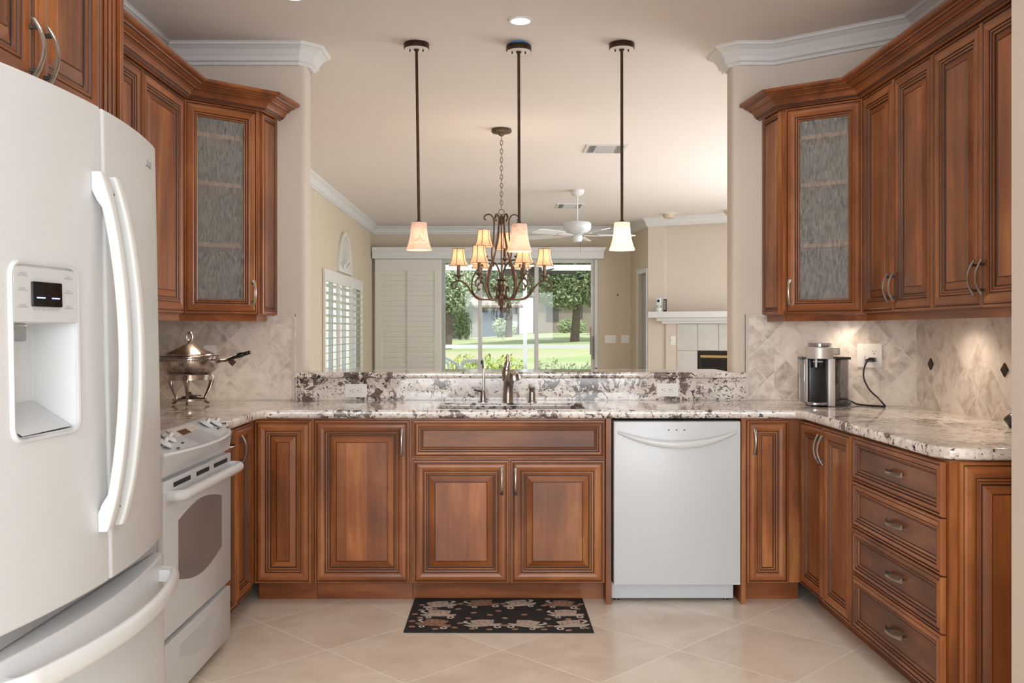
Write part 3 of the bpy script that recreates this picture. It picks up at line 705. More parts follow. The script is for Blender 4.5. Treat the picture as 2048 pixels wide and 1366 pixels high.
def glasscab(label, P0, P1, P2, W1, W2, left, hx):
    """corner cabinet: P0-P1 glass door front, P1-P2 (or P2-P0 side) end panel; W1, W2 corners on the walls"""
    r = empty('glass_door_cabinet', (0, 0, 0), 0, label, 'cabinet', 'glass-front corner wall cabinets')
    poly = [P0, P1, P2, W2, W1]; 
    c = MB()
    for z0, z1 in ((UZ0-.004, UZ0+.014), (2.42, 2.44)): c.slab(poly, z0, z1)
    def side(A_, B_, m=0, t=.016, z0=UZ0+.014, z1=2.42):
        a, b = Vector(A_), Vector(B_); d = (b-a).normalized(); n = Vector((-d.y, d.x))
        cen = sum((Vector(q) for q in poly), Vector((0, 0)))/len(poly)
        if (cen-a).dot(n) < 0: n = -n
        c.slab([tuple(a), tuple(b), tuple(b+n*t), tuple(a+n*t)], z0, z1, m=m)
    side(P1, P2); side(P2, W2, 1); side(W2, W1, 1); side(W1, P0, 1)
    c.build('carcass', [M['wv'], M['inner']], r)
    inner = offset(poly if area(poly) > 0 else poly[::-1], .022)
    for z in (1.70, 2.005, 2.245): MB().slab(inner, z, z+.02).build('shelf', M['shelf'], r)
    # face frame and door
    A_, B_ = (P0, P1) if left else (P1, P0)
    ang = math.atan2(B_[1]-A_[1], B_[0]-A_[0]); L = math.hypot(B_[0]-A_[0], B_[1]-A_[1])
    ff = MB().plate([(0, UZ0-.002), (L, UZ0-.002), (L, 2.42), (0, 2.42)], [[(.03, UZ0+.02), (L-.03, UZ0+.02), (L-.03, 2.39), (.03, 2.39)]], 0, .018, lambda u, v, q: (u, q, v))
    ff.build('face_frame', M['wv'], r, loc=(*A_, 0), rot=(0, 0, ang))
    m0 = .006 if left else .016; m1 = .016 if left else .006
    d = front(m0, L-m1, UZ0, UZ1, [q for q in FULL[:20]]+[(.072, 0.0, 1)], 0, hole=True)
    d.m = d.m[:-1]; d.f = d.f[:-1]; d.sm = d.sm[:-1]
    d = d.build('door', MATS, r, loc=(A_[0]+.002*math.sin(ang), A_[1]-.002*math.cos(ang), 0), rot=(0, 0, ang))
    MB().box(m0+.068, L-m1-.068, .0, .003, UZ0+.068, UZ1-.068).build('glass_pane', M['rain'], d, loc=(0, -.006, 0))
    add_handle(d, L-m1-.028 if left else m0+.028, 1.475, -.0195)
    # end panel
    C_, D_ = (P1, P2) if left else (P2, P1)
    ang2 = math.atan2(D_[1]-C_[1], D_[0]-C_[0]); L2 = math.hypot(D_[0]-C_[0], D_[1]-C_[1])
    front(.02, L2-.006, UZ0, UZ1, SLIM).build('end_panel', MATS, r, loc=(*C_, 0), rot=(0, 0, ang2)) if left else front(.006, L2-.02, UZ0, UZ1, SLIM).build('end_panel', MATS, r, loc=(*C_, 0), rot=(0, 0, ang2))
    return r
PL0, PL1, PL2 = (-1.549, 4.502), (-1.246, 4.770), (-1.208, 4.975)
PR0, PR1, PR2 = (1.756, 4.492), (1.432, 4.728), (1.404, 4.975)
glasscab('corner wall cabinet with textured glass door above the chafing dish', PL0, PL1, PL2, (-1.826, 4.502), (-1.826, 4.975), True, 0)
glasscab('corner wall cabinet with textured glass door above the coffee machine', PR0, PR1, PR2, (2.026, 4.492), (1.470, 4.968), False, 0)
CP = [(0, 2.404), (.010, 2.404), (.012, 2.407), (.022, 2.409), (.026, 2.417), (.034, 2.419), (.036, 2.428), (.043, 2.438), (.056, 2.445), (.062, 2.446), (.063, 2.453), (.074, 2.456), (.086, 2.462), (.092, 2.463), (.094, 2.469), (.110, 2.471), (.118, 2.477), (.118, 2.488), (.0, 2.488)]
cms = [0]*len(CP); cms[3] = 1; cms[8] = 1; cms[12] = 1
def mould(name, pth, prof, label, ms=None):
    o = sweep(pth, prof, ms=ms).build(name, [M['wy'], M['glaze']]); return tag(o, label, 'moulding', name.replace('_', ' ')+' of the wall cabinets')
s2 = .020
mould('cabinet_crown', [(XL+s2, 2.60), (XL+s2, 4.497), (-1.229, 4.764), (-1.190, 4.975)], CP, 'stepped cherry crown moulding on top of the left wall cabinets', cms)
mould('cabinet_crown', [(1.386, 4.975), (1.415, 4.716), (XR-s2, 4.486), (XR-s2, 2.955)], CP, 'stepped cherry crown moulding on top of the right wall cabinets', cms)
LR = [(-.03, 1.330), (-.012, 1.330), (-.012, 1.3625), (-.03, 1.3625)]
mould('light_rail', [(XL, 2.90), (XL, 4.502), (-1.246, 4.770), (-1.225, 4.90)], LR, 'plain cherry light rail under the left wall cabinets')
mould('light_rail', [(1.404, 4.955), (1.432, 4.728), (XR, 4.492), (XR, 2.955)], LR, 'plain cherry light rail under the right wall cabinets')
# puck lights under the wall cabinets
for i, (x, y, pw, l) in enumerate(((-1.50, 4.62, 4.5, 'small puck light under the left corner cabinet above the chafing dish'), (1.70, 4.645, 3.2, 'small puck light under the right corner cabinet above the coffee machine'), (1.86, 3.95, 5.5, 'small puck light under the long right wall cabinets'), (1.86, 3.3, 5.0, 'small puck light under the near right wall cabinets'))):
    pk = empty('puck_light', (x, y, 1.362), 0, l, 'light', 'lights under the wall cabinets')
    MB().lathe((0, 0, -.012), [(.032, 0), (.034, .004), (.034, .012)], 20).build('housing', M['post'], pk); MB().lathe((0, 0, -.0135), [(.026, 0), (.026, .0014)], 20).build('lens', M['bulb'], pk)
    lamp('puck_lamp', 'SPOT', (x, y, 1.345), pw, WARM, (0, 0, 0), spot_size=math.radians(150), spot_blend=1.0, shadow_soft_size=.02)

# cabinet over the refrigerator and the tall panel ----------------------------
r = empty('refrigerator_cabinet', (-1.03, 1.62, 1.80), PI/2, 'deep cabinet with two raised-panel doors above the refrigerator', 'cabinet')
MB().box(0, .74, .0, .79, 0, .66).build('carcass', M['wv'], r)
door(r, .02, .393, .004, .64, .393-.028, .085); door(r, .402, .730, .004, .64, .402+.026, .085)
fl = MB().box(.742, .883, .0, .10, 0, .66)
for k in range(3): fl.box(.785+k*.026, .798+k*.026, -.006, 0, .0, .66)
fl.box(.866, .883, -.014, 0, 0, .66)
fl.build('fluted_stile', M['wv'], r, bevel=.003)
tag(MB().box(-1.828, -1.03, 2.507, 2.530, 0, 2.46).build('refrigerator_surround', M['wv']), 'tall cherry side panel standing beside the refrigerator', 'panel')

# ------------------------------------------------------------------ dishwasher
dw = empty('dishwasher', (.518, 4.36, 0), 0, 'white dishwasher with curved bar handle between the wooden panels', 'dishwasher')
MB().box(.004, .600, .03, .57, .0955, .862).build('tub', M['dark'], dw)
MB().slab(rrect(.006, .598, -.022, .028, .006, 2), .0955, .8585, .003).build('door', M['white'], dw)
MB().box(.004, .582, .055, .07, .012, .094).build('kick_plate', M['white'], dw, bevel=.002)
for x in (.03, .55): MB().lathe((x, .08, 0), [(.014, 0), (.014, .012)], 12).build('foot', M['post'], dw)
hb = MB(); rings = []
for i in range(29):
    t = i/28; q = 2*t-1; x = .022+.556*t; z = .755+.055*(q*q); y = -.024-.052*(1-q*q)**.8; rz_ = .007+.010*(1-q*q)
    rings.append([(x, y+.008*math.cos(2*PI*k/12), z+rz_*math.sin(2*PI*k/12)) for k in range(12)])
hb.rings(rings); hb.build('handle', M['whiteh'], dw)
ds = MB()
for x in (.262, .299, .335): ds.lathe((x, -.0225, .819), [(.0, -.001), (.004, -.001), (.004, .001)], 8, axis='y')
ds.build('indicator_light', M['post'], dw)

# ------------------------------------------------------------------ range
rg = empty('range', (-1.128, 3.035, 0), PI/2, 'white slide-in electric range with sloped control panel and windowed oven door', 'range')
RW = .757
MB().box(.004, RW-.004, .0, .66, .03, .90).build('body', M['white'], rg)
MB().slab(rrect(.0, RW, .07, .66, .01), .90, .918, .004).build('cooktop', pm('ceramic_glass', (.66, .60, .54), .05), rg)
for x, y, q in ((.2, .22, .10), (.56, .22, .075), (.2, .50, .075), (.56, .50, .10)):
    MB().slab(circ(x, y, q, 32), .918, .9186, 0, [circ(x, y, q-.006, 32)]).build('burner_ring', M['grey'], rg)
cp = MB(); nU = 24; rows = []
for i in range(nU+1):
    u = i/nU; x = u*RW; e = .052*(1-(2*u-1)**2)
    rows.append([(x, .08, .80), (x, -.018, .80), (x, -.020-.1*e, .815), (x, -.026-.85*e, .862), (x, -.028-e, .872), (x, -.025-e, .879), (x, -.018-.92*e, .882), (x, -.014-.9*e, .8805), (x, .062, .927), (x, .075, .929), (x, .09, .926), (x, .09, .80)])
cp.rings(rows, smooth=True); cp.build('control_panel', M['white'], rg)
sl = math.atan2(.0465, .076)
def on_slope(x, t): return (x, -.03+.095*t, .8885+.040*t)
for k, (x, t) in enumerate(((.075, .35), (.165, .52), (.60, .62), (.685, .50))):
    b = MB(); b.lathe((0, 0, 0), [(.030, 0), (.030, .006), (.024, .012), (.022, .014)], 24); b.box(-.024, .024, -.007, .007, .010, .030)
    b.build('knob', M['whiteh'], rg, loc=on_slope(x, t), rot=(sl, 0, .35), bevel=.003)
    MB().box(-.012, .012, -.003, .003, 0, .0012).build('knob_mark', M['dark'], rg, loc=on_slope(x+.03, t-.42), rot=(sl, 0, 0))
MB().box(-.13, .13, -.05, .042, 0, .0014).build('keypad', pm('keypad_white', (.70, .66, .63), .3), rg, loc=on_slope(.37, .50), rot=(sl, 0, 0), bevel=.0006)
MB().box(-.047, .047, -.016, .018, 0.0014, .003).build('clock_display', pm('brown_display', (.10, .06, .035), .1), rg, loc=on_slope(.345, .55), rot=(sl, 0, 0))
kp = MB()
for i in range(5):
    for j in range(2): kp.box(-.10+i*.05, -.082+i*.05, -.046+j*.01, -.042+j*.01, .0014, .0018)
for j in range(3): kp.box(.065, .10, -.01+j*.012, -.006+j*.012, .0014, .0018)
kp.build('keypad_print', M['label'], rg, loc=on_slope(.37, .50), rot=(sl, 0, 0))
od = MB().slab(rrect(.004, RW-.004, -.026, .0, .004, 2), .268, .786, .003); odr = od.build('oven_door', M['white'], rg)
sv = MB()
for a, b in ((.09, .255), (.325, .465), (.53, .695)): sv.box(a, b, -.0285, -.02, .757, .772)
sv.build('vent_slot', M['dark'], odr)
MB().box(0, RW, -.0275, .0, .700, .750).build('handle_band', M['white'], odr, bevel=.002)
wpts = [(.135, .435)]+[(.135+.49*t, .435-.04*math.sin(PI*t)) for t in [k/14 for k in range(1, 14)]]+[(.625, .435), (.625, .635)]+[(.625-.49*t, .635+.035*math.sin(PI*t)) for t in [k/14 for k in range(1, 14)]]+[(.135, .635)]
MB().plate(wpts, [], -.0255, -.0275, lambda u, v, q: (u, q, v)).build('oven_window', M['ovgl'], odr)
hp = [(.045, -.026, .735), (.05, -.055, .735), (.08, -.072, .735)]+[(x, -.074, .735) for x in (.2, .4, .56)]+[(.69, -.072, .735), (.735, -.062, .735), (.745, -.03, .735)]
MB().tube(bez(hp, 6), .0185, 14).build('handle', M['whiteh'], odr)
dr = MB().slab(rrect(.004, RW-.004, -.024, .0, .004, 2), .040, .245, .004).build('storage_drawer', M['white'], rg)
MB().plate([(.15, .17)]+[(.15+.46*t, .165-.05*math.sin(PI*t)) for t in [k/10 for k in range(11)]]+[(.61, .205), (.15, .205)], [], -.0238, -.0255, lambda u, v, q: (u, q, v)).build('drawer_pull', M['wdark'], dr)
MB().box(.02, RW-.02, .03, .6, 0, .03).build('leveling_base', M['dark'], rg)

# ------------------------------------------------------------------ refrigerator (leaning back a little)
FW = .90; fr = empty('refrigerator', (-.893, 1.592, 0), PI/2, 'large white french-door refrigerator with bowed handles and water dispenser', 'refrigerator')
fr.rotation_euler = (math.radians(-1.1), 0, PI/2)
bulge = lambda x: .048*(1-((2*x/FW)-1)**2)
MB().box(.005, FW-.005, .075, .80, .02, 1.745).build('body', M['white'], fr)
def fdoor(x0, x1, z0, z1, name):
    n = 56; pts = [(x0, .07)]
    xs = [x0+(x1-x0)*i/n for i in range(n+1)]
    f = [(x, -bulge(x)) for x in xs]
    xs = [x0+.0075+(x1-x0-.015)*i/n for i in range(n+1)]; f = [(x, -bulge(x)) for x in xs]
    f = [(x0, -bulge(x0)+.014), (x0+.0015, -bulge(x0)+.006), (x0+.004, -bulge(x0)+.0022)]+f+[(x1-.004, -bulge(x1)+.0022), (x1-.0015, -bulge(x1)+.006), (x1, -bulge(x1)+.014)]
    mb = MB().slab([(x0, .07), ]+f+[(x1, .07)], z0, z1, .005, rb=.005, seg=2)
    return mb.build(name, M['white'], fr)
ld = fdoor(.0015, .447, .735, 1.772, 'door'); rd = fdoor(.453, .8985, .735, 1.772, 'door')
# water dispenser recess cut into the left door
cut = MB().slab(rrect(.112, .313, -.2, .045, .001), 1.085, 1.297, 0).build('cutter', M['wdark'])
cut.parent = fr
bo = ld.modifiers.new('recess', 'BOOLEAN'); bo.object = cut; bo.operation = 'DIFFERENCE'; bo.solver = 'EXACT'
bpy.context.view_layer.update()
me = bpy.data.meshes.new_from_object(ld.evaluated_get(bpy.context.evaluated_depsgraph_get())); ld.modifiers.clear(); me.polygons.foreach_set('use_smooth', [False]*len(me.polygons)); ld.data = me
bpy.data.objects.remove(cut)
dp = MB(); fx = lambda u, v, q: (u, -bulge(u)+q, v)
def cplate(mb, x0, x1, z0, z1, q0, q1, r, hole=None, m=0, n=10):
    """rounded plate following the door's curve"""
    pts = rrect(x0, x1, z0, z1, r, 4); mb.plate(pts, [hole] if hole else [], q0, q1, fx, m)
dsp = MB()
for k in range(8):      # face of the control area in strips so that it follows the curve
    a = .110+k*.205/8; b = a+.205/8
    dsp.plate([(a, 1.299), (b, 1.299), (b, 1.402), (a, 1.402)], [], .001, -.006, fx)
# raised rounded frame
oc = rrect(.101, .324, 1.072, 1.416, .030, 6); ic = rrect(.110, .315, 1.081, 1.407, .024, 6); n = len(oc)
rgs = []
for (o1, i1) in zip(oc, ic):
    o1 = Vector(o1); i1 = Vector(i1); m_ = (o1+i1)/2
    rgs.append([fx(o1.x, o1.y, .002), fx(o1.x*.75+i1.x*.25, o1.y*.75+i1.y*.25, -.005), fx(m_.x, m_.y, -.0065), fx(i1.x, i1.y, -.005), fx(i1.x, i1.y, .002)])
dsp.rings(rgs, loop=True, smooth=True, closed=False)
# sloped tray and curved back of the recess
dsp.add([(.114, .043, 1.09), (.311, .043, 1.09), (.311, -.035, 1.088), (.114, -.035, 1.088), (.114, .043, 1.14), (.311, .043, 1.14)], [(0, 1, 2, 3), (3, 2, 5, 4)])
dpo = dsp.build('dispenser', M['wdark'], fr)
MB().plate(rrect(.158, .250, 1.328, 1.375, .003), [], -.005, -.0105, fx).build('display_screen', M['blackg'], dpo)
lb = MB()
for x, z in ((.168, 1.3435), (.215, 1.3435)): lb.plate([(x, z), (x+.026, z), (x+.026, z+.0025), (x, z+.0025)], [], -.0105, -.011, fx)
lb.build('display_text', M['led'], dpo)
lb = MB()
for z in (1.385, 1.357, 1.326):
    lb.plate([(.119, z), (.147, z), (.147, z+.0015), (.119, z+.0015)], [], -.006, -.0068, fx); lb.plate([(.124, z+.004), (.142, z+.004), (.142, z+.0055), (.124, z+.0055)], [], -.006, -.0068, fx)
    lb.plate([(.265, z), (.296, z), (.296, z+.0015), (.265, z+.0015)], [], -.006, -.0068, fx); lb.plate([(.273, z+.004), (.288, z+.004), (.288, z+.0055), (.273, z+.0055)], [], -.006, -.0068, fx)
for k in range(6): lb.plate([(.162+k*.0145, 1.3215), (.171+k*.0145, 1.3215), (.171+k*.0145, 1.323), (.162+k*.0145, 1.323)], [], -.006, -.0068, fx)
lb.build('panel_print', M['label'], dpo)
nz = MB().slab([(.116, .04), (.116, -.02), (.165, -.02), (.175, .04)], 1.262, 1.297, .004); nz.tube([(.15, 0, 1.29), (.14, .005, 1.262), (.128, .01, 1.25)], .007, 8)
nz.build('nozzle', M['clear'], dpo)
for x, sgn, rb_ in ((.412, 1, ld), (.488, -1, rd)):
    rings = []
    for i in range(41):
        t = i/40; z = .852+.77*t; q = 2*t-1
        k = max(0, min(1, (.90-abs(q))/.10)); k = k*k*(3-2*k)
        fo = .020+.050*(1-q*q)**.85; ba = -.001+k*(fo-.021); wd = .0195-.004*k; rr2 = .006
        sec = rrect(-wd, wd, -fo, -ba, min(rr2, (fo-ba)/2.2), 3)
        rings.append([(x+u, -bulge(x+u)+v, z) for u, v in sec])
    h = MB().rings(rings)
    hh = h.build('handle', M['whiteh'], rb_)
    for z in (.893, 1.583): MB().lathe((x+.019, -bulge(x)-.016, z), [(.0, -.001), (.003, -.001), (.003, .001)], 8, axis='x').build('set_screw', M['dark'], hh) if False else None
    if sgn < 0:
        sc_ = MB()
        for z in (.893, 1.583): sc_.lathe((x-.0185, -bulge(x)-.016, z), [(.0, -.001), (.003, -.001), (.003, .001)], 8, axis='x')
        sc_.build('set_screw', M['dark'], hh)
# maker's badge on the right door, letters as far as they can be read
bd = MB(); bx0 = .772; bz = 1.702
def bplate(a, b, c, d, m=0): bd.plate([(a, c), (b, c), (b, d), (a, d)], [], .0, -.0022, fx, m)
bplate(bx0, bx0+.0022, bz, bz+.016); bplate(bx0, bx0+.052, bz, bz+.0018)
for k, h in enumerate((.011, .010, .0, .010, .010, .012, .012)):
    if h: bplate(bx0+.006+k*.0065, bx0+.0072+k*.0065, bz+.004, bz+.004+h)
for k in (0, 4, 5): bplate(bx0+.006+k*.0065, bx0+.0105+k*.0065, bz+.0130, bz+.0142)
bd.build('badge', M['label'], rd)
fz = fdoor(.0015, .8985, .06, .690, 'freezer_drawer')
MB().box(.004, .896, .02, .07, .693, .731).build('gasket_gap', pm('gasket_grey', (.40, .41, .42), .5), fr)
rings = []
for i in range(41):
    t = i/40; q = 2*t-1; x = .03+.84*t; env = min(1, (1-abs(q))/.10); env = env*env*(3-2*env)
    out = bulge(x)+.006+.030*env+.028*(1-q*q); rr_ = .013+.005*env
    rings.append([(x, -out+.012*math.cos(a), .645+rr_*1.2*math.sin(a)) for a in [2*PI*k/14 for k in range(14)]])
fh = MB().rings(rings)
for a, b in ((.03, .075), (.825, .87)): fh.box(a, b, -bulge(a)-.03, -bulge(a)+.012, .63, .66)
fh.build('handle', M['whiteh'], fz)
MB().box(.01, FW-.01, .03, .5, .012, .055).build('base_grille', M['wdark'], fr)
tag(fr.children[0], None)

# ------------------------------------------------------------------ kitchen rug
RX0, RX1, RY0, RY1 = -.418, .388, 3.945, 4.435
rug = MB().slab([(-.416, 3.945), (.392, 3.940), (.386, 4.436), (-.414, 4.436)], 0.0, .007, .002, m=0)
def rp(cx, cy):
    px, py = 780+cx/4.655, 1160+cy/4.655; s_ = (py-VY)/(EYE-.007); return ((px-VX)/s_, FPX/s_)
def motif(cx, cy, flip, rot, pal):
    x, y = rp(cx, cy); y = min(y, 4.375)
    f = -1 if flip else 1; ca, sa = math.cos(rot), math.sin(rot); K = 1.30
    y -= .012
    def tr(P): return [(x+f*K*(u*ca-v*sa), min(4.43, y+K*(u*sa+v*ca))) for u, v in P]
    def put(P, m, lift=.0006): rug.plate(tr(P), [], .0068, .0074+lift, lambda u, v, q: (u, v, q), m)
    put(circ(0, 0, .062, 20, .010) , pal)                                     # saucer
    body = [(-.040, .050), (-.036, .020), (-.020, .004), (.020, .004), (.036, .020), (.040, .050), (.0, .058)]
    put(body, pal, .0010); put([(-.062, .012), (-.052, -.008), (.045, -.016), (.066, .006), (.03, .012)], pal, .0003)
    put([(.036, .02), (.045, .016), (.066, .034), (.062, .046), (.05, .05), (.056, .036)], 2, .0004)   # handle
    for k in range(3): put([(-.03+k*.02, .014), (-.026+k*.02, .014), (-.020+k*.02, .048), (-.024+k*.02, .048)], 4, .0014)
    c_ = circ(-.045, -.022, .013, 12); put(c_, 2, .0002); put(circ(-.045, -.022, .006, 10), 0, .0006)
    c_ = circ(.03, -.026, .010, 12); put(c_, 2, .0002); put(circ(.03, -.026, .005, 10), 0, .0006)
for args in ((470, 235, 0, .3, 1), (860, 222, 1, -.1, 3), (1210, 225, 0, .35, 1), (1600, 228, 1, .2, 3), (450, 320, 1, .05, 1), (1640, 318, 1, .0, 1), (400, 408, 1, .25, 3), (870, 412, 1, -.1, 1), (1260, 418, 0, -.25, 1), (1690, 418, 0, .2, 1)): motif(*args)
for cx, cy, a in ((300, 232, 0), (655, 222, .3), (290, 280, .4), (635, 270, .3), (420, 270, 0), (232, 318, .3), (780, 305, .3), (1010, 288, 0), (930, 325, -.3), (1250, 322, .2), (280, 350, -.2), (205, 382, .3), (728, 356, -.5), (1070, 355, -.3), (655, 402, .3), (1470, 362, -.3), (1390, 278, -.2), (1435, 238, .3), (1050, 222, .0), (1775, 226, .5), (1745, 270, 0), (1660, 364, .1), (1780, 372, .3), (205, 434, 0), (600, 442, -.2), (420, 456, 0), (535, 430, .2), (765, 454, .1), (925, 460, .2), (1065, 422, 0), (1165, 458, .3), (1435, 460, .1), (1485, 428, .2), (1665, 468, .3), (1830, 446, -.4)):
    x, y = rp(cx, cy); ca, sa = math.cos(a), math.sin(a)
    rug.plate([(x+u*ca-v*sa, min(4.43, y+u*sa+v*ca)) for u, v in circ(0, 0, .0145, 12, .0105)], [], .0068, .0076, lambda u, v, q: (u, v, q), 4)
    rug.plate([(x+u*ca-v*sa, min(4.43, y+u*sa+v*ca)) for u, v in ((-.011, -.001), (.011, -.001), (.011, .0015), (-.011, .0015))], [], .0070, .0079, lambda u, v, q: (u, v, q), 3)
rugm = [pm('rug_black', (.018, .016, .016), .95, bump=.6, bscale=300), pm('rug_taupe', (.58, .49, .42), .95, var=.2, scale=50), pm('rug_cream', (.62, .58, .52), .95), pm('rug_rust', (.40, .22, .15), .95, var=.3, scale=60), pm('rug_tan', (.50, .29, .20), .95, var=.2, scale=60)]
tag(rug.build('kitchen_rug', rugm), 'black rectangular kitchen rug patterned with taupe cups and coffee beans', 'rug')

# ------------------------------------------------------------------ outlets
def outlet(x, loc_rz_fn, label): pass
def duplex(loc, label):
    s = empty('wall_outlet', loc, 0, label, 'outlet', 'outlets in the bar riser')
    MB().plate(rrect(-.058, .058, -.035, .035, .006), [], 0, -.006, lambda u, v, q: (u, q, v)).build('plate', M['plate'], s, bevel=.002)
    for x in (-.020, .020):
        f = MB().plate(rrect(x-.017, x+.017, -.015, .015, .010), [], -.006, -.008, lambda u, v, q: (u, q, v)).build('receptacle', M['plate'], s)
        sl_ = MB().box(x-.001, x+.007, -.0086, -.0078, .005, .007).box(x-.001, x+.007, -.0086, -.0078, -.007, -.005)
        sl_.lathe((x-.009, -.008, 0), [(.0, -.0006), (.0028, -.0006), (.0028, .0004)], 8, axis='y'); sl_.build('slots', M['dark'], f)
duplex(((712.5-VX)/375, 4.957, EYE-(781-VY)/375), 'white horizontal outlet in the granite riser left of the faucet')
duplex(((1334.5-VX)/375, 4.957, EYE-(779.5-VY)/375), 'white horizontal outlet in the granite riser above the dishwasher')
s = empty('wall_outlet', ((420-VX)/375, 4.968, 1.147), 0, 'white outlet plate mostly hidden behind the chafing dish lid', 'outlet')
MB().plate(rrect(-.035, .035, -.058, .058, .006), [], 0, -.006, lambda u, v, q: (u, q, v)).build('plate', M['plate'], s, bevel=.002)
# diagonal wall frame
cw, sw_ = math.cos(da), math.sin(da)
def diag(t, out, z): return (1.4595+cw*t+sw_*out, 4.9790+sw_*t-cw*out, z)   # out = distance in front of the corner wall
def diag_t(px):   # where the line of sight through px meets the corner wall tile face
    k = (px-VX)/FPX; P = Vector((1.4595+sw_*.01, 4.979-cw*.01)); return (P.x-k*P.y)/(k*sw_-cw)
t0 = diag_t(1739.5)
so = empty('wall_outlet', diag(t0, .010, EYE-(711.5-VY)/402), da, 'large white plate with a switch and an outlet on the corner backsplash', 'outlet')
MB().plate(rrect(-.060, .060, -.059, .059, .006), [], 0, -.006, lambda u, v, q: (u, q, v)).build('plate', M['plate'], so, bevel=.002)
MB().box(-.030, -.020, -.016, -.006, -.022, .000).build('toggle', M['plate'], so)
f = MB().plate(rrect(.008, .042, -.036, .036, .012), [], -.006, -.008, lambda u, v, q: (u, q, v)).build('receptacle', M['plate'], so)
MB().box(.016, .018, -.0087, -.0078, .018, .026).box(.030, .032, -.0087, -.0078, .018, .026).lathe((.024, -.008, .010), [(.0, -.0006), (.003, -.0006), (.003, .0004)], 8, axis='y').build('slots', M['dark'], f)
sc2 = MB()
for z in (.032, -.040): sc2.lathe((-.025, -.006, z), [(.0, -.001), (.0025, -.001), (.0025, .0004)], 8, axis='y')
sc2.build('screw', M['label'], so)

# ------------------------------------------------------------------ coffee machine
cmz = CT; cf = empty('coffee_machine', (1.558, 4.575, CT), math.radians(-4), 'silver and black pod coffee machine with a tall water tank, on the worktop corner', 'coffee machine')
Hs = .2875   # local scale: pixels/407
px = lambda p: (p-1640)/407
SIL = pm('machine_silver', (.60, .57, .54), .42, .45, var=.02)
body = MB(); hw = .034
# rear column and black front
MB().slab(rrect(-.058, .052, -.034, .11, .012, 5), .012, .228, .004).build('core', M['black'], cf)
# silver side arms wrapping the front
for sx, wdt in ((1, .034), (-1, .006)):
    a = .034 if sx > 0 else -.0635
    MB().slab(rrect(a, a+wdt, -.052 if sx > 0 else -.030, .10, .0025, 3), .002 if sx > 0 else .02, .232, .002).build('side_panel', SIL, cf)
dr_ = MB().lathe((.0055, 0, 0), [(.0625, .232), (.0655, .235), (.0655, .286), (.062, .290), (.045, .291)], 40)
dr_.slab(rrect(.0, .113, .012, .10, .02, 5), .250, .289, .006)
dr_.build('head', SIL, cf)
MB().lathe((.0055, 0, 0), [(.052, .291), (.056, .293), (.056, .306), (.053, .309), (.050, .306), (.050, .293)], 36, cap=False).build('lid_ring', M['clear'], cf)
MB().lathe((.0055, 0, 0), [(.048, .291), (.046, .297), (.025, .301), (.0, .302)], 32, cap=False).build('lid_lever', M['chrome'], cf)
MB().lathe((-.012, 0, 0), [(.046, .190), (.048, .192), (.048, .232), (.046, .232)], 32).build('brew_head', M['blackg'], cf)
MB().lathe((-.012, -.012, 0), [(.017, .168), (.024, .178), (.026, .192)], 24).build('spout', M['black'], cf)
text('NESPRESSO', .0095, M['white_print'], cf, (-.014, -.0487, .219), (PI/2, 0, 0), .0004)
tr_ = MB().slab(rrect(-.060, .032, -.075, .0, .03, 6), .008, .022, .003); tr_.build('drip_tray', M['chrome'], cf)
MB().slab(rrect(-.040, .06, -.03, .10, .02, 4), 0, .012, .002).build('foot_plate', M['black'], cf)
MB().slab(rrect(.070, .112, .005, .12, .012, 4), .03, .228, .003).build('water_tank', M['tank'], cf)
MB().slab(rrect(.072, .160, .03, .135, .018, 5), .03, .228, .003, [rrect(.076, .156, .034, .131, .016, 5)]).build('outer_tank', M['clear'], cf)
MB().slab(rrect(.069, .161, .0, .137, .014, 5), .002, .030, .003).build('tank_base', M['tank'], cf)
MB().slab(rrect(.069, .162, .0, .138, .014, 5), .228, .240, .003).build('tank_lid', M['black'], cf)
MB().slab(rrect(-.074, -.056, .0, .11, .008, 4), .02, .228, .002).build('capsule_bin', M['clear'], cf)
MB().slab(rrect(-.075, -.056, .0, .11, .008, 4), .228, .240, .002).build('bin_lid', M['black'], cf)
# cord and plug
Pp = Vector(diag(t0+.024, .0185, EYE-(711.5-VY)/402-.020))
cor = MB()
def at(px_, py_, y): s_ = FPX/y; return ((px_-VX)/s_, y, EYE-(py_-VY)/s_)
c1 = [tuple(Pp+Vector((-.012, -.022, -.004))), at(1733, 725, 4.575), at(1727, 752, 4.56), at(1738, 778, 4.54), at(1757, 797, 4.50), at(1771, 812.5, 4.50)]
c1[-1] = (c1[-1][0], c1[-1][1], CT+.004)
c2 = [c1[-1], (1.82, 4.52, CT+.004), (1.79, 4.57, CT+.004), (1.765, 4.62, CT+.006), (1.752, 4.66, CT+.016)]
cor.tube(bez(c1, 10), .0042, 8); cor.tube(bez(c2, 8), .0042, 8)
cord = cor.build('power_cord', M['black']); tag(cord, 'black power cord hanging from the corner outlet down to the worktop', 'cord')
pg = MB(); pg.box(-.022, .010, -.030, -.0005, -.011, .011); pg.tube([(-.02, -.022, 0), (-.035, -.03, -.006)], .007, 8)
pg.build('plug', M['black'], cord, loc=tuple(diag(t0+.026, .0185, EYE-(711.5-VY)/402-.020)), rot=(0, 0, da), bevel=.003)

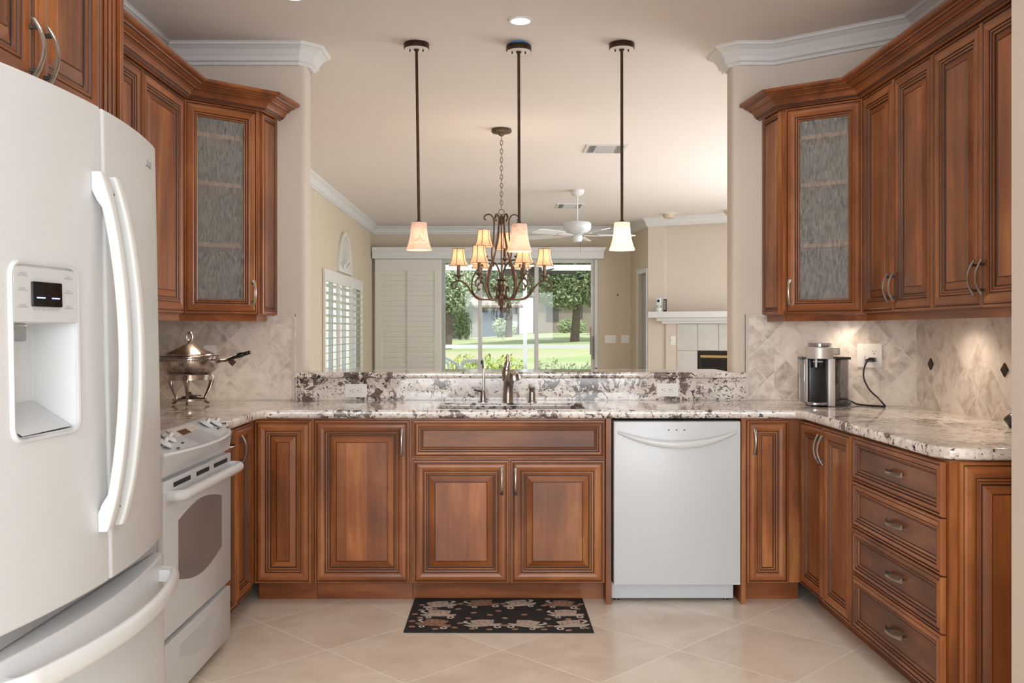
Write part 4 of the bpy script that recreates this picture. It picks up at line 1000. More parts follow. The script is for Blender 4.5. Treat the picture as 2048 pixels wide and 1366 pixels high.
# ------------------------------------------------------------------ chafing dish
cx_, cy_ = (378-VX)/405, 4.60
ch = empty('chafing_dish', (cx_, cy_, CT), 0, 'tarnished silver chafing dish on a curved three-legged stand, left worktop corner', 'chafing dish')
pan = MB().lathe((0, 0, 0), [(.0, .155), (.07, .155), (.105, .160), (.128, .178), (.136, .200), (.137, .224), (.134, .226), (.134, .236), (.142, .240), (.142, .243), (.132, .243), (.128, .236)], 48)
pan.build('pan', M['silver'], ch)
bd_ = MB()
for k in range(64):
    a = 2*PI*k/64; b0 = len(bd_.v); bd_.tube([(.1375*math.cos(a), .1375*math.sin(a), .222), (.1375*math.cos(a+.05), .1375*math.sin(a+.05), .231)], .0028, 5)
bd_.build('rope_band', M['silver'], ch)
MB().lathe((0, 0, 0), [(.139, .2435), (.145, .246), (.139, .2485), (.119, .2500), (.118, .256), (.105, .264), (.06, .282), (.025, .301), (.010, .306), (.007, .314), (.0, .315)], 48).build('lid', M['silver'], ch)
lr = [(.0185*math.sin(a)*.75, 0, .338+.0235*-math.cos(a)) for a in [2*PI*k/24 for k in range(24)]]
MB().tube(lr, .0042, 8, loop=True).tube([(.0125*math.sin(a)*.7, 0, .338-.017*math.cos(a)) for a in [2*PI*k/24 for k in range(24)]], .0022, 6, loop=True).build('lid_ring', M['silver'], ch)
hd = MB().tube(bez([(.132, 0, .214), (.155, 0, .221), (.178, 0, .224), (.192, 0, .226)], 5), [.008]*5+[.0075]*5+[.009]*6, 10, 0)
hd.tube(bez([(.190, 0, .228), (.205, 0, .233), (.235, 0, .245), (.265, 0, .253), (.290, 0, .260)], 6), [.010]*6+[.010]*6+[.0125]*6+[.010]*6+[.008], 12, 1)
hd.lathe((.295, 0, .262), [(.0, -.008), (.009, -.006), (.0095, .005), (.0, .008)], 12, 1, axis='x')
hd.build('pan_handle', [M['silver'], M['black']], ch)
MB().box(-.014, .014, -.001, .001, -.014, .014).build('hanging_tag', M['tag'], ch, loc=(.215, -.012, .214), rot=(0, PI/4, 0))
st = MB().lathe((0, 0, 0), [(.100, .128), (.104, .128), (.104, .154), (.100, .154)], 40, cap=False)
st.build('stand_ring', M['silver'], ch)
for a in (-PI/2+.2, PI/6+.2, 5*PI/6+.2):
    ca, sa = math.cos(a), math.sin(a)
    prf = [(.105, .150, .016), (.113, .125, .015), (.108, .098, .011), (.093, .065, .008), (.080, .040, .007), (.078, .024, .0065), (.088, .013, .007), (.100, .0085, .0075)]
    pts = bez([(r_*ca, r_*sa, z) for r_, z, _ in prf], 4); rs = bez([(w, 0, 0) for _, _, w in prf], 4)
    MB().tube(pts, [max(.004, q.x) for q in rs], 10, flat=.62).build('leg', M['silver'], ch)
MB().lathe((0, 0, 0), [(.079, .026), (.083, .026), (.083, .034), (.079, .034)], 36, cap=False).build('lower_ring', M['silver'], ch)
bn = MB().lathe((0, 0, 0), [(.0, .034), (.036, .034), (.040, .040), (.034, .046), (.014, .048), (.012, .060), (.006, .068), (.0, .070)], 24)
bn.tube([(0, 0, .052), (.05, -.01, .050), (.058, -.01, .050)], .002, 6).lathe((.058, -.01, .050), [(.0, -.004), (.006, 0), (.0, .004)], 10)
for k in range(3):
    a = 2*PI*k/3; bn.tube([(.035*math.cos(a), .035*math.sin(a), .036), (.081*math.cos(a), .081*math.sin(a), .030)], .0025, 6)
bn.build('burner', M['brown'], ch)

# ------------------------------------------------------------------ faucets
fa = empty('kitchen_faucet', (.033, 4.825, CT), 0, 'brushed bronze-nickel single-lever kitchen faucet behind the sink', 'faucet')
k_ = 1/385
fb_ = MB().tube([(0, 0, 0), (0, 0, .003)], .0275, 20)
fb_.tube(bez([(0, 0, 0), (.001, -.001, .05), (.004, -.006, .09), (.010, -.020, .118), (.016, -.045, .140), (.022, -.075, .152), (.028, -.100, .152), (.031, -.115, .142)], 6), [.0265]*6+[.026]*6+[.0255]*6+[.024]*6+[.021]*6+[.019]*6+[.019]*7, 20)
fb_.build('body', M['fauc'], fa)
MB().lathe((0, 0, 0), [(.010, .034), (.021, .028), (.029, .012), (.033, -.008), (.033, -.013), (.029, -.015), (.0, -.013)], 28).build('spray_head', M['fauc'], fa, loc=(.031, -.118, .134), rot=(.12, -.12, 0))
MB().tube(bez([(-.004, .004, .110), (-.007, .008, .148), (-.006, .010, .172), (-.001, .012, .200), (.0, .014, .236), (.0, .015, .247)], 6), [.024]*4+[.0235]*6+[.021]*4+[.0165]*6+[.0095]*6+[.007]*5, 18).build('lever', M['fauc'], fa)
ff_ = empty('filter_faucet', ((966-VX)/385, 4.83, CT), 0, 'slender chrome filtered-water tap with thin spout, left of the faucet', 'faucet')
MB().lathe((0, 0, 0), [(.026, 0), (.026, .003), (.017, .006), (.0155, .012), (.0135, .055), (.009, .062)], 24).build('base', M['chrome'], ff_)
MB().tube(bez([(.003, 0, .058), (.003, 0, .14), (.0, 0, .18), (-.002, -.02, .212), (-.004, -.05, .222), (-.004, -.062, .215)], 6), .0052, 10).build('spout', M['chrome'], ff_)
MB().tube([(-.004, -.061, .216), (-.004, -.064, .198)], .0068, 10).build('spout_tip', M['black'], ff_)
MB().tube([(-.006, 0, .055), (-.03, -.004, .060), (-.046, -.006, .062)], [.006, .0045, .005], 10).build('lever', M['black'], ff_)
sp_ = empty('soap_dispenser', ((1064-VX)/385, 4.83, CT), 0, 'short brushed nickel soap dispenser right of the faucet', 'soap dispenser')
MB().lathe((0, 0, 0), [(.023, 0), (.023, .004), (.017, .007), (.0165, .052), (.014, .054)], 24).build('base', M['fauc'], sp_)
MB().lathe((0, 0, 0), [(.011, .053), (.013, .056), (.016, .066), (.016, .078), (.012, .080)], 24).tube([(0, 0, .072), (0, -.03, .074), (0, -.045, .070)], .006, 10).build('pump_head', M['fauc'], sp_)

# spire ornament cut off by the near wall
od_ = empty('spire_ornament', (1.968, 3.54, CT), 0, 'dark ribbed spire ornament on a round foot, cut off by the near wall', 'ornament')
MB().lathe((0, 0, 0), [(.032, 0), (.036, .008), (.052, .030), (.046, .040), (.024, .058), (.018, .062)], 32).build('foot', M['black'], od_)
MB().lathe((0, 0, 0), [(.017, .061)]+[(.016-.0010*k, .064+.013*k) for k in range(10)]+[(.004, .215), (.0, .235)], 24).build('spire', M['chrome'], od_)
rb_ = MB()
for k in range(8): rb_.lathe((0, 0, 0), [(.0165-.0011*k, .076+.0165*k), (.0175-.0011*k, .0775+.0165*k), (.0165-.0011*k, .079+.0165*k)], 24)
rb_.build('rib', M['black'], od_)

# ------------------------------------------------------------------ pendants
PY = 4.95
def pendant(x, xb, zb, mat, power, label, bluetape=False):
    r = empty('pendant_light', (x, PY, CZ), 0, label, 'pendant light', 'pendant lights over the bar')
    cn = MB().lathe((0, 0, 0), [(.066, 0), (.068, -.004), (.068, -.028), (.064, -.030)], 40, 0); cn.lathe((0, 0, 0), [(.063, -.0302), (.063, -.0310)], 32, 1)
    zz = -.012 if bluetape else 0
    cn.build('canopy', [M['bronze'], M['plate']], r, loc=(0, 0, zz))
    nb = MB()
    for sx in (-.035, .035): nb.lathe((sx, 0, -.031), [(.004, 0), (.004, -.012), (.0, -.013)], 10)
    nb.lathe((0, 0, -.031), [(.014, 0), (.014, -.006), (.008, -.012), (.008, -.016)], 16); nb.build('canopy_screw', M['bronze'], r, loc=(0, 0, zz))
    if bluetape: MB().lathe((0, 0, 0), [(.050, 0), (.050, -.013)], 24).build('blue_junction_box', M['blue'], r)
    dx = xb-x; z1 = zb+.150-CZ
    MB().tube([(0, 0, -.04+zz), (dx, 0, z1)], .0078, 10).build('rod', M['bronze'], r)
    MB().lathe((dx, 0, z1), [(.024, -.006), (.024, 0), (.012, .004), (.008, .012)], 24).build('shade_cap', M['bronze'], r)
    pf = [(.041, 0), (.0425, -.02), (.045, -.055), (.050, -.085), (.0575, -.115), (.069, -.146), (.067, -.146), (.0555, -.114), (.048, -.084), (.043, -.055), (.0405, -.02), (.039, -.003)]
    MB().lathe((dx, 0, z1-.004), pf, 40, cap=False).build('shade', mat, r)
    MB().lathe((dx, 0, z1), [(.014, -.004), (.014, -.04)], 12).build('socket', M['plate'], r)
    MB().lathe((dx, 0, z1-.075), [(.0, -.024), (.016, -.018), (.022, 0), (.014, .022), (.010, .034)], 14).build('bulb', M['bulb'], r)
    lamp('pendant_lamp', 'POINT', (xb, PY, zb+.02), power, WARM, shadow_soft_size=.03)
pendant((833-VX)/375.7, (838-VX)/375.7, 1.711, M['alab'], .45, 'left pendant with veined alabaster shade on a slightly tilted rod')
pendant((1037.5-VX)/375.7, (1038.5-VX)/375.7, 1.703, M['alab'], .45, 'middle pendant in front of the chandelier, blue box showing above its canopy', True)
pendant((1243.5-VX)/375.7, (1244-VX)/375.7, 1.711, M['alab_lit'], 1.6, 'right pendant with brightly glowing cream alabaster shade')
# recessed lights
def can(x, y, label, r_=.062, pw=KCAN, eye=False):
    c = empty('recessed_light', (x, y, CZ), 0, label, 'ceiling light', 'recessed ceiling lights')
    MB().lathe((0, 0, 0), [(r_*.74, -.002), (r_*.78, -.006), (r_*.98, -.006), (r_, 0)], 36, cap=False).build('trim_ring', M['trim'], c)
    MB().lathe((0, 0, 0), [(r_*.76, -.0005), (r_*.76, -.0035), (r_*.5, -.0055), (0, -.006)], 32).build('lens', M['bulb'], c)
    lamp('recessed_lamp', 'SPOT', (x, y, CZ-.012), pw, SOFT, spot_size=math.radians(150), spot_blend=1.0, shadow_soft_size=.06)
lbs = ['round recessed ceiling light in front of the pendants, fully in view', 'recessed ceiling light at the top edge, left', 'recessed ceiling light at the top edge, right']
for i, (x, y) in enumerate(KITCHEN_CANS): can(x, y, lbs[i] if i < 3 else 'recessed ceiling light behind or above the camera, out of view')
for x, y in FAMILY_FILL_CANS: can(x, y, 'added recessed ceiling light over the right side of the family room, out of view', pw=FCAN)
for u, q, l in ((.42, -.42, 'round brownish eyeball spot on the ceiling in front of the mantel'), (1.22, -.42, 'eyeball ceiling spot at the edge of the right partition')):
    p = Vector(fBE(u, 0, q)); c = empty('eyeball_light', (p.x, p.y, CZ), 0, l, 'ceiling light', 'eyeball spots by the fireplace')
    MB().lathe((0, 0, 0), [(.125, 0), (.125, -.004), (.09, -.012)], 28).build('trim_ring', M['trim'], c)
    MB().lathe((0, 0, 0), [(.085, -.010), (.082, -.035), (.06, -.062), (.0, -.075)], 28).build('eyeball', pm('eyeball_beige', (.56, .46, .36), .5), c)
# vents
def vent(x0, x1, y0, y1, label):
    r = empty('ceiling_vent', ((x0+x1)/2, (y0+y1)/2, CZ), 0, label, 'vent', 'ceiling vents'); W_ = (x1-x0)/2; H_ = (y1-y0)/2
    MB().slab([(-W_, -H_), (W_, -H_), (W_, H_), (-W_, H_)], -.008, 0, 0, [[(-W_+.03, -H_+.03), (W_-.03, -H_+.03), (W_-.03, H_-.03), (-W_+.03, H_-.03)]]).build('frame', M['trim'], r)
    MB().box(-W_+.03, W_-.03, -H_+.03, H_-.03, -.002, -.0002).build('dark_opening', M['label'], r)
    s_ = MB()
    for k in range(9):
        y = -H_+.045+(2*H_-.09)*k/8; s_.add([(-W_*.45, y-.008, -.004), (W_*.45, y-.008, -.004), (W_*.45, y+.006, -.014), (-W_*.45, y+.006, -.014)], [(0, 1, 2, 3)])
    for sx in (-1, 1):
        for k in range(5):
            x = sx*(W_*.5+(W_*.5-.035)*k/4.5); s_.add([(x-.006*sx, -H_+.03, -.003), (x-.006*sx, H_-.03, -.003), (x+.008*sx, H_-.03, -.015), (x+.008*sx, -H_+.03, -.015)], [(0, 1, 2, 3)])
    s_.build('slats', pm('vent_slat', (.48, .48, .48), .5), r)
vent(.70, 1.045, 7.63, 7.98, 'square white ceiling vent beside the right pendant rod')
vent(.67, 1.00, 11.18, 11.58, 'white ceiling vent behind the ceiling fan rod')

# ------------------------------------------------------------------ chandelier
CHX, CHY = 0.0, 7.05
cl = empty('chandelier', (CHX, CHY, CZ), 0, 'bronze scroll chandelier with two tiers of lit beige fabric shades', 'chandelier')
zc = lambda yc: 2.2716-.000721*yc-CZ
rc_ = lambda xc: (xc-735)*.000721
MB().lathe((0, 0, 0), [(.055, 0), (.076, -.006), (.078, -.022), (.070, -.030), (.03, -.036), (.018, -.05), (.006, -.056)], 32).build('canopy', M['brown'], cl)
cn = MB(); ztop, zbot = -.055, zc(95); nl = 17; Ls = (ztop-zbot)/nl
for k in range(nl):
    z0 = ztop-Ls*(k+.5); pts = []
    for i in range(12):
        a = 2*PI*i/12; u = .0095*math.cos(a); v = Ls*.62*math.sin(a)
        pts.append((u, 0, z0+v) if k % 2 else (0, u, z0+v))
    cn.tube(pts, .0026, 5, loop=True)
cn.build('chain', M['brown'], cl)
MB().tube([(.021*math.cos(a), 0, zc(125)+.021*math.sin(a)) for a in [2*PI*k/20 for k in range(20)]], .0035, 6, loop=True).build('loop_ring', M['brown'], cl)
MB().lathe((0, 0, 0), [(.003, zc(155)), (.008, zc(160)), (.022, zc(188)), (.024, zc(192)), (.024, zc(235)), (.018, zc(245)), (.010, zc(262)), (.006, zc(275)), (.006, zc(790)), (.012, zc(800)), (.010, zc(825)), (.047, zc(832)), (.045, zc(842)), (.031, zc(855)), (.030, zc(890)), (.040, zc(893)), (.034, zc(905)), (.033, zc(950)), (.024, zc(965)), (.024, zc(990)), (.034, zc(1000)), (.040, zc(1015)), (.045, zc(1035)), (.030, zc(1050)), (.024, zc(1075)), (.030, zc(1090)), (.018, zc(1110)), (.010, zc(1125)), (.020, zc(1140)), (.012, zc(1170)), (.0, zc(1192))], 28).build('column', M['brown'], cl)
def polar(ps, a, n=8): return bez([(r_*math.cos(a), r_*math.sin(a), zc(y)) for r_, y in ps], n)
for a in (math.radians(t) for t in (45, 135, 225, 315, 8, 188)):
    big = abs(math.cos(a)) > .9
    if not big: ps = [(.050, 215), (.064, 205), (.066, 180), (.052, 155), (.034, 165), (.026, 200), (.030, 290), (.040, 400), (.062, 520), (.098, 660), (.130, 780), (.142, 880), (.128, 985), (.085, 1045), (.052, 1015), (.050, 950), (.062, 915), (.076, 930), (.074, 955)]
    else: ps = [(.118, 212), (.130, 200), (.128, 170), (.100, 152), (.072, 170), (.058, 220), (.058, 320), (.062, 420), (.075, 560), (.060, 700)]
    MB().tube(polar(ps, a, 6), .0072 if not big else .006, 8).build('scroll_frame', M['brown'], cl)
SHP = lambda b, t, h: [(t, 0), (t*1.06, -h*.3), (t*1.22, -h*.65), (b, -h), (b*.985, -h), (t*1.2, -h*.65), (t*1.04, -h*.3), (t*.98, -.001)]
def light_unit(a, r_, zcup, arm, sc=1.0):
    x, y = r_*math.cos(a), r_*math.sin(a)
    ar = MB().tube(polar(arm, a, 6), .0062, 8)
    armo = ar.build('arm', M['brown'], cl)
    MB().lathe((x, y, zcup), [(.005, -.038), (.009, -.022), (.012, -.016), (.034, -.004), (.035, .004), (.020, .004)], 24).build('candle_cup', M['brown'], armo)
    MB().lathe((x, y, zcup), [(.0125, .002), (.0125, .080), (.006, .082)], 14).build('candle_sleeve', M['brown'], armo)
    z = zcup+.072+.128; n = 6; rings = []
    sh = MB(); sh.lathe((x, y, z), SHP(.071, .043, .128), 48, 0, cap=False)
    for k in range(6):
        b = 2*PI*k/6+.3; sh.tube([(x+q*1.01*math.cos(b), y+q*1.01*math.sin(b), z+h) for q, h in SHP(.071, .043, .128)[:4]], .0024, 4, 1)
    for q, h in ((.0435, 0), (.0715, -.127)): sh.tube([(x+q*math.cos(b), y+q*math.sin(b), z+h) for b in [2*PI*k/40 for k in range(40)]], .0022, 5, 1, loop=True)
    sh.build('shade', [M['linen'], pm('shade_piping', (.20, .10, .05), .7) if 'shade_piping' not in bpy.data.materials else bpy.data.materials['shade_piping']], cl)
    lamp('candle_lamp', 'POINT', (CHX+x, CHY+y, CZ+z-.06), .8, WARM, shadow_soft_size=.03)
for k in range(6):
    a = PI*k/3
    light_unit(a, .325, zc(792), [(.034, 1040), (.10, 1046), (.175, 1040), (.215, 995), (.245, 930), (.285, 868), (.325, 848), (.365, 868), (.376, 905), (.358, 930), (.342, 915)])
    MB().tube(polar([(.055, 1042), (.12, 1046), (.185, 1020), (.222, 950), (.225, 870), (.205, 780), (.165, 700), (.15, 690)], a, 6), .0055, 8).build('side_scroll', M['brown'], cl)
for k, a in enumerate((math.radians(208), math.radians(328), math.radians(80))):
    light_unit(a, .150, zc(600), [(.012, 830), (.018, 760), (.040, 690), (.080, 645), (.125, 640), (.150, 655), (.165, 690), (.155, 705)])

# ------------------------------------------------------------------ ceiling fan in the family room
cf_ = empty('ceiling_fan', (.825, 10.12, CZ), 0, 'white five-blade ceiling fan on a long rod in the family room', 'ceiling fan')
MB().lathe((0, 0, 0), [(.075, 0), (.075, -.03), (.055, -.055), (.03, -.065)], 28).build('canopy', M['trim'], cf_)
MB().lathe((0, 0, 0), [(.009, -.06), (.009, -.36)], 12).build('downrod', M['trim'], cf_)
MB().lathe((0, 0, 0), [(.02, -.33), (.05, -.345), (.14, -.352), (.152, -.37), (.152, -.41), (.14, -.44), (.09, -.475), (.06, -.48)], 36).build('motor', M['white'], cf_)
MB().lathe((0, 0, 0), [(.05, -.48), (.055, -.49), (.055, -.535), (.045, -.56), (.0, -.563)], 28).build('switch_housing', M['white'], cf_)
MB().tube([(.03, -.03, -.555), (.03, -.03, -.68)], .0015, 5).build('pull_chain', M['post'], cf_)
def fan_blades(root, z, L, mat, mat2, r0=.12, pitch=.22, a0=.3, n=5, droop=0):
    for k in range(n):
        a = a0+2*PI*k/n
        b = MB(); pts = [(r0+.10, -.045), (r0+.16, -.060), (L-.06, -.072), (L-.015, -.055), (L, -.02), (L, .02), (L-.015, .055), (L-.06, .072), (r0+.16, .060), (r0+.10, .045)]
        b.plate(pts, [], -.004, .004, lambda u, v, q: (u, v*math.cos(pitch)-q*math.sin(pitch), v*math.sin(pitch)+q-droop*(u-r0)))
        o = b.build('blade', mat, root, loc=(0, 0, z), rot=(0, 0, a))
        MB().plate([(r0-.05, -.015), (r0+.14, -.035), (r0+.17, 0), (r0+.14, .035), (r0-.05, .015)], [], -.012, -.006, lambda u, v, q: (u, v, q+v*math.sin(pitch))).build('blade_bracket', mat2, o)
fan_blades(cf_, -.485, .64, M['trim'], M['trim'], a0=math.radians(5), pitch=.2)

# ------------------------------------------------------------------ outside: lanai, lawn, hedges, houses, trees
LAN = pm('patio_floor', (.62, .60, .56), .7, var=.05)
struct('ground_patio', MB().box(-6, 8, 13.8, 17.2, -.12, -.02), LAN)
struct('ceiling_lanai', MB().box(-2.0, 8, 13.8, 16.0, 2.75, 2.85), pm('lanai_ceiling', (.7, .7, .68), .8))
ALU = pm('white_aluminium', (.80, .81, .82), .4, var=.01)
en = empty('screen_enclosure', (0, 17.0, -.02), 0, 'white aluminium screen enclosure frame around the patio outside the glass door', 'enclosure')
for x in (-5.0, -2.3, .43, 3.2, 5.9): MB().box(x-.035, x+.035, -.03, .03, 0, 2.9).build('post', ALU, en)
MB().box(-5.2, 6.1, -.028, .028, .975, 1.045).build('chair_rail', ALU, en)
MB().box(-5.2, 6.1, -.04, .04, 2.40, 2.50).build('top_beam', ALU, en)
MB().box(-5.2, 6.1, -.03, .03, 0, .08).build('bottom_rail', ALU, en)
# lanai fan
lf = empty('patio_ceiling_fan', (.55, 15.2, 2.75), 0, 'dark bronze ceiling fan hanging over the patio outside the glass door', 'ceiling fan')
DB = pm('dark_fan', (.10, .075, .06), .5); MB().lathe((0, 0, 0), [(.07, 0), (.07, -.04), (.015, -.06), (.015, -.42), (.11, -.44), (.12, -.52), (.08, -.57), (.04, -.60), (.0, -.61)], 24).build('motor', DB, lf)
fan_blades(lf, -.52, .68, DB, DB, a0=math.radians(2), pitch=.42)
# patio chair back
pc = empty('patio_chair', (-.47, 14.9, -.02), .1, 'white patio chair seen as a rounded back just above the bar, outside', 'chair')
MB().tube(bez([(-.16, 0, .35), (-.165, .02, .72), (-.13, .03, .80), (0, .03, .815), (.13, .03, .80), (.165, .02, .72), (.16, 0, .35)], 6), .028, 10).build('back_frame', ALU, pc)
MB().box(-.14, .14, .0, .015, .40, .70).build('backrest', ALU, pc); MB().box(-.2, .2, -.42, .0, .38, .41).build('seat', ALU, pc, bevel=.01)
for x in (-.18, .18):
    for y in (-.40, -.01): MB().tube([(x, y, .39), (x*1.1, y, 0)], .015, 8).build('leg', ALU, pc)
# reclining arm
lc = empty('lounge_chair', (-.95, 15.4, -.02), .4, 'white patio lounge chair with slanting arm at the left edge of the glass door', 'chair')
MB().tube([(-.35, 0, 1.02), (.25, 0, .74)], .022, 8).tube([(-.35, .5, 1.02), (.25, .5, .74)], .022, 8).build('armrest', ALU, lc)
MB().box(-.30, .35, .03, .47, .38, .43).build('seat', ALU, lc, bevel=.01); MB().add([(-.30, .03, .40), (-.30, .47, .40), (-.62, .47, 1.0), (-.62, .03, 1.0), (-.33, .03, .40), (-.33, .47, .40), (-.65, .47, 1.0), (-.65, .03, 1.0)], [(0, 1, 2, 3), (4, 5, 6, 7), (0, 1, 5, 4), (2, 3, 7, 6), (0, 3, 7, 4), (1, 2, 6, 5)]).build('backrest', ALU, lc)
for x in (-.3, .25):
    for y in (0, .5): MB().tube([(x, y, .93 if x < 0 else .74), (x, y, 0)], .018, 8).build('leg', ALU, lc)
# lawn
def gz(x, y):
    t = max(0, min(1, (y-24)/34)); t = t*t*(3-2*t)
    return -.12+t*(.82+.40*max(0, min(1, (x+1.5)/4.5)))
lw = MB(); nx, ny = 30, 40; vs = []
for j in range(ny+1):
    for i in range(nx+1):
        x = -30+60*i/nx; y = 17.2+80*(j/ny)**1.3; vs.append((x, y, gz(x, y)))
lw.add(vs, [(j*(nx+1)+i, j*(nx+1)+i+1, (j+1)*(nx+1)+i+1, (j+1)*(nx+1)+i) for j in range(ny) for i in range(nx)], 0, True)
def lawnmat():
    m, nt, N, L, bs = newmat('lawn'); g = G(nt); v = g.obj(False)
    f = g.noise(g.vec('MULTIPLY', v, (.25, 1, 1)), .22, 4, .6); 
    col = g.ramp(f, [(.36, (.42, .37, .26)), (.5, (.38, .39, .22)), (.62, (.27, .35, .15))])
    L.new(g.mix(g.math('MULTIPLY', g.noise(v, 6, 3), .3), col, (.20, .27, .10)), bs.inputs['Base Color']); bs.inputs['Roughness'].default_value = .95; return m
o = lw.build('ground_lawn', lawnmat()); o['kind'] = 'structure'
# foliage
def leafmat(name, c, c2):
    m = pm(name, c, .7, scale=3, c2=c2); return m
LG = leafmat('leaves_oak', (.34, .40, .21), (.18, .24, .11)); LY = leafmat('leaves_yellow', (.42, .46, .11), (.22, .29, .07)); LH = leafmat('leaves_hedge', (.36, .42, .24), (.20, .26, .14)); LP = leafmat('leaves_pale', (.46, .52, .36), (.30, .37, .23))
BK = pm('bark', (.16, .12, .09), .9, var=.2)
def leaves(mb, c, R, n, size, rng):
    for _ in range(n):
        u, v, w = rng.gauss(0, 1), rng.gauss(0, 1), rng.gauss(0, 1); l = math.sqrt(u*u+v*v+w*w) or 1; k = rng.random()**.33
        p = Vector((c[0]+R[0]*u/l*k, c[1]+R[1]*v/l*k, c[2]+R[2]*w/l*k))
        a = Vector((rng.gauss(0, 1), rng.gauss(0, 1), rng.gauss(0, 1))).normalized(); b = a.orthogonal().normalized(); s = size*rng.uniform(.6, 1.3)
        mb.add([p-a*s, p-b*s*.5, p+a*s, p+b*s*.5], [(0, 1, 2, 3)])
def bush(x0, x1, y, h, mat, label, name='hedge', d=.5, n=1500, size=.05, cat='hedge'):
    rng = random.Random(int(x0*100+y)); z0 = gz((x0+x1)/2, y)
    r = empty(name, ((x0+x1)/2, y, z0), 0, label, cat); mb = MB(); W_ = x1-x0; k = max(2, int(W_/.45))
    for i in range(k):
        cx = -W_/2+W_*(i+.5)/k; hh = h*rng.uniform(.88, 1.08)
        leaves(mb, (cx, rng.uniform(-.05, .05), hh*.5), (W_/k*.85, d, hh*.52), n//k, size, rng)
    mb.build('foliage', mat, r)
    st_ = MB()
    for i in range(k): st_.tube([(-W_/2+W_*(i+.5)/k, 0, 0), (-W_/2+W_*(i+.5)/k+.05, 0, h*.6)], .02, 5)
    st_.build('stem', BK, r)
bush(-1.05, .40, 20.4, .86, LY, 'yellow-green shrub bed beyond the screen, left half of the view', 'shrub')
bush(.85, 2.7, 20.8, .74, LH, 'grey-green low hedge beyond the screen, right half of the view', 'hedge')
bush(-2.6, -1.5, 20.6, .80, LH, 'grey-green low hedge left of the yellow shrubs', 'hedge')
def tree(x, y, blobs, mat, label, n, size, th=.25):
    rng = random.Random(int(x*10+y)); z0 = gz(x, y); r = empty('tree', (x, y, z0), 0, label, 'tree', 'trees across the lawn'); mb = MB()
    tot = sum(b[3]*b[4]*b[3] for b in blobs)
    for cx, cy, cz, rx, rz in blobs: leaves(mb, (cx, cy, cz), (rx, rx, rz), int(n*rx*rz*rx/tot), size, rng)
    mb.build('foliage', mat, r)
    tk = MB(); tk.tube([(0, 0, -.2), (.1, 0, 1.4), (0, 0, 2.6)], [th, th*.75, th*.6], 9)
    for cx, cy, cz, rx, rz in blobs: tk.tube([(0, 0, 2.2), (cx*.6, cy*.6, 2.2+(cz-2.2)*.6), (cx, cy, cz)], [th*.5, th*.3, th*.12], 6)
    tk.build('trunk', BK, r)
tree(3.6, 46, [(0, 0, 3.2, 2.0, 1.5), (-2.0, .5, 3.6, 1.6, 1.4), (1.8, 0, 3.0, 1.7, 1.6), (.3, 0, 5.0, 2.8, 1.7), (-.6, -.5, 2.3, 1.4, .8), (-2.4, 0, 5.2, 1.8, 1.4)], LG, 'big drooping oak across the lawn, right half of the glass door', 22000, .11)
tree(-2.6, 44, [(0, 0, 3.4, 1.5, 1.5), (-1.2, 0, 4.4, 1.5, 1.3), (.8, 0, 4.6, 1.0, .9), (.2, 0, 2.5, 1.0, .8)], LP, 'pale green tree across the lawn at the left of the glass door', 8500, .11)
tree(.4, 58, [(0, 0, 3.4, 1.8, 1.4), (-1.8, 0, 3.9, 1.6, 1.5), (1.2, 0, 4.6, 1.8, 1.3), (-.8, 0, 5.8, 2.2, 1.3)], LP, 'hazy distant tree between the two nearer ones', 11000, .12)
tree(8.2, 52, [(0, 0, 3.6, 2.2, 1.8), (.6, 0, 5.2, 2, 1.5)], LG, 'dark tree at the far right across the lawn', 5000, .13)
tree(-7.5, 56, [(0, 0, 3.6, 2.4, 1.8), (1.6, 0, 4.6, 2.2, 1.6)], LG, 'broad tree at the far left across the lawn', 6000, .14)
bush(3.9, 5.5, 62, 1.0, LG, 'dark round shrub in front of the beige house', 'shrub', .8, 900, .10, 'shrub')
bush(-3.0, -2.0, 60, 2.6, LG, 'tall shrub beside the left house', 'shrub', .8, 900, .12, 'shrub')
bush(-.4, .8, 63, 1.2, LP, 'pale bushes in front of the middle house', 'shrub', .8, 900, .10, 'shrub')
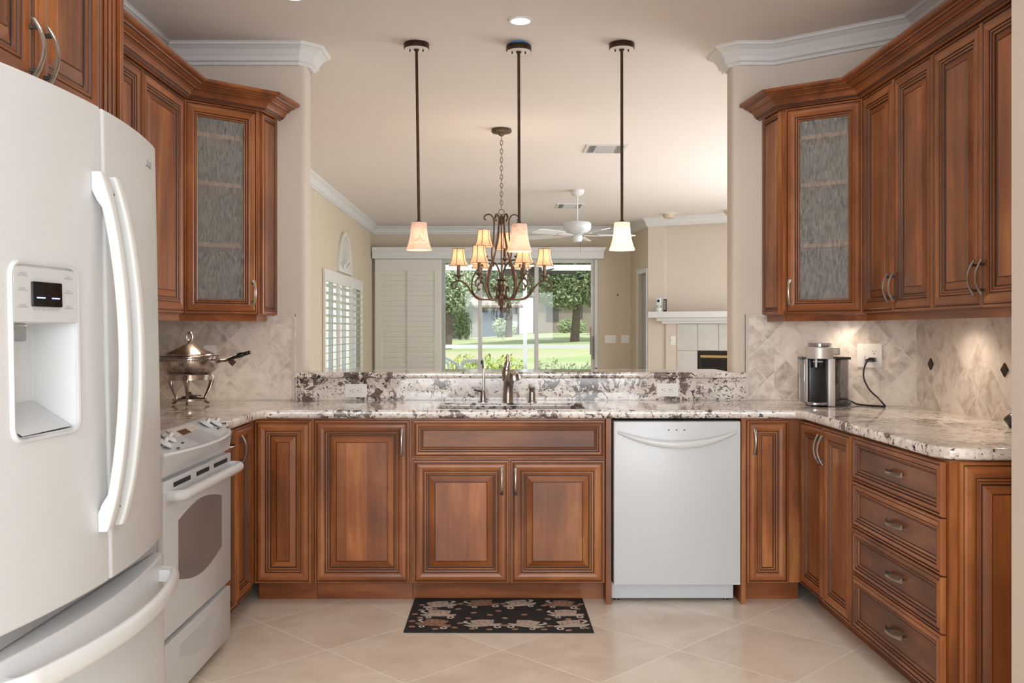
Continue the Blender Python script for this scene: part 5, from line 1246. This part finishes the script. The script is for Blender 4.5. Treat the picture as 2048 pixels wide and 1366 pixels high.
# houses
ST = pm('stucco_beige', (.27, .22, .185), .9, var=.03); ST2 = pm('stucco_pale', (.36, .345, .33), .9, var=.03); RFm = pm('roof_tile', (.36, .30, .27), .8, var=.15, scale=4); GLs = pm('far_window', (.75, .78, .80), .3); DKs = pm('far_shadow_door', (.09, .08, .08), .8); BLg = pm('blue_grey_screen', (.16, .19, .25), .6)
def house(x0, x1, y, h, wallm, label, wins, roof=1.6):
    z0 = gz((x0+x1)/2, y)-.1; r = empty('house', ((x0+x1)/2, y, z0), 0, label, 'house', 'houses across the lawn'); W_ = (x1-x0)/2
    MB().box(-W_, W_, 0, 7, 0, h).build('wall', wallm, r)
    rf = MB(); e = .5; rf.add([(-W_-e, -e, h), (W_+e, -e, h), (W_+e, 7+e, h), (-W_-e, 7+e, h), (-W_+2, 3.5, h+roof), (W_-2, 3.5, h+roof)], [(0, 1, 5, 4), (1, 2, 5), (2, 3, 4, 5), (3, 0, 4), (3, 2, 1, 0)])
    rf.box(-W_-e, W_+e, -e-.05, -e, h-.15, h+.05); rf.build('roof', RFm, r)
    for a, b, c, d, m, nm_ in wins:
        w_ = MB().box(a-(x0+x1)/2, b-(x0+x1)/2, -.06, .02, c, d).build(nm_, m, r)
house(2.6, 7.2, 70, 3.0, ST, 'beige stucco house behind the big oak, right side of the view', [(5.5, 6.1, .1, 2.2, DKs, 'entry_door'), (3.4, 4.3, 1.0, 2.2, DKs, 'window')])
house(-3.6, 1.5, 78, 2.7, ST2, 'pale house with blue-grey screened porch in the middle distance', [(-1.9, .3, .1, 2.3, BLg, 'screened_porch'), (.75, 1.35, .9, 2.0, GLs, 'window')])
house(-9.5, -2.6, 66, 2.5, ST, 'tan house with dark porch opening at the left of the view', [(-3.9, -2.9, .1, 2.1, DKs, 'porch_opening'), (-6, -5, .8, 2, GLs, 'window')])
house(8.4, 15, 76, 3.0, ST2, 'pale house at the right end of the row across the lawn', [(9.2, 10.2, .8, 2.2, GLs, 'window')])
# white wall added to brighten the shutter gaps, and the side yard's grass
struct('wall_bright_backdrop', MB().box(-9, -2.75, 18.6, 18.8, -.2, 2.5), pm('backdrop_white', (.85, .85, .84), .8))
struct('ground_side', MB().box(-14, -2.01, 4, 13.75, -.2, -.05), lawn if False else bpy.data.materials['lawn'])
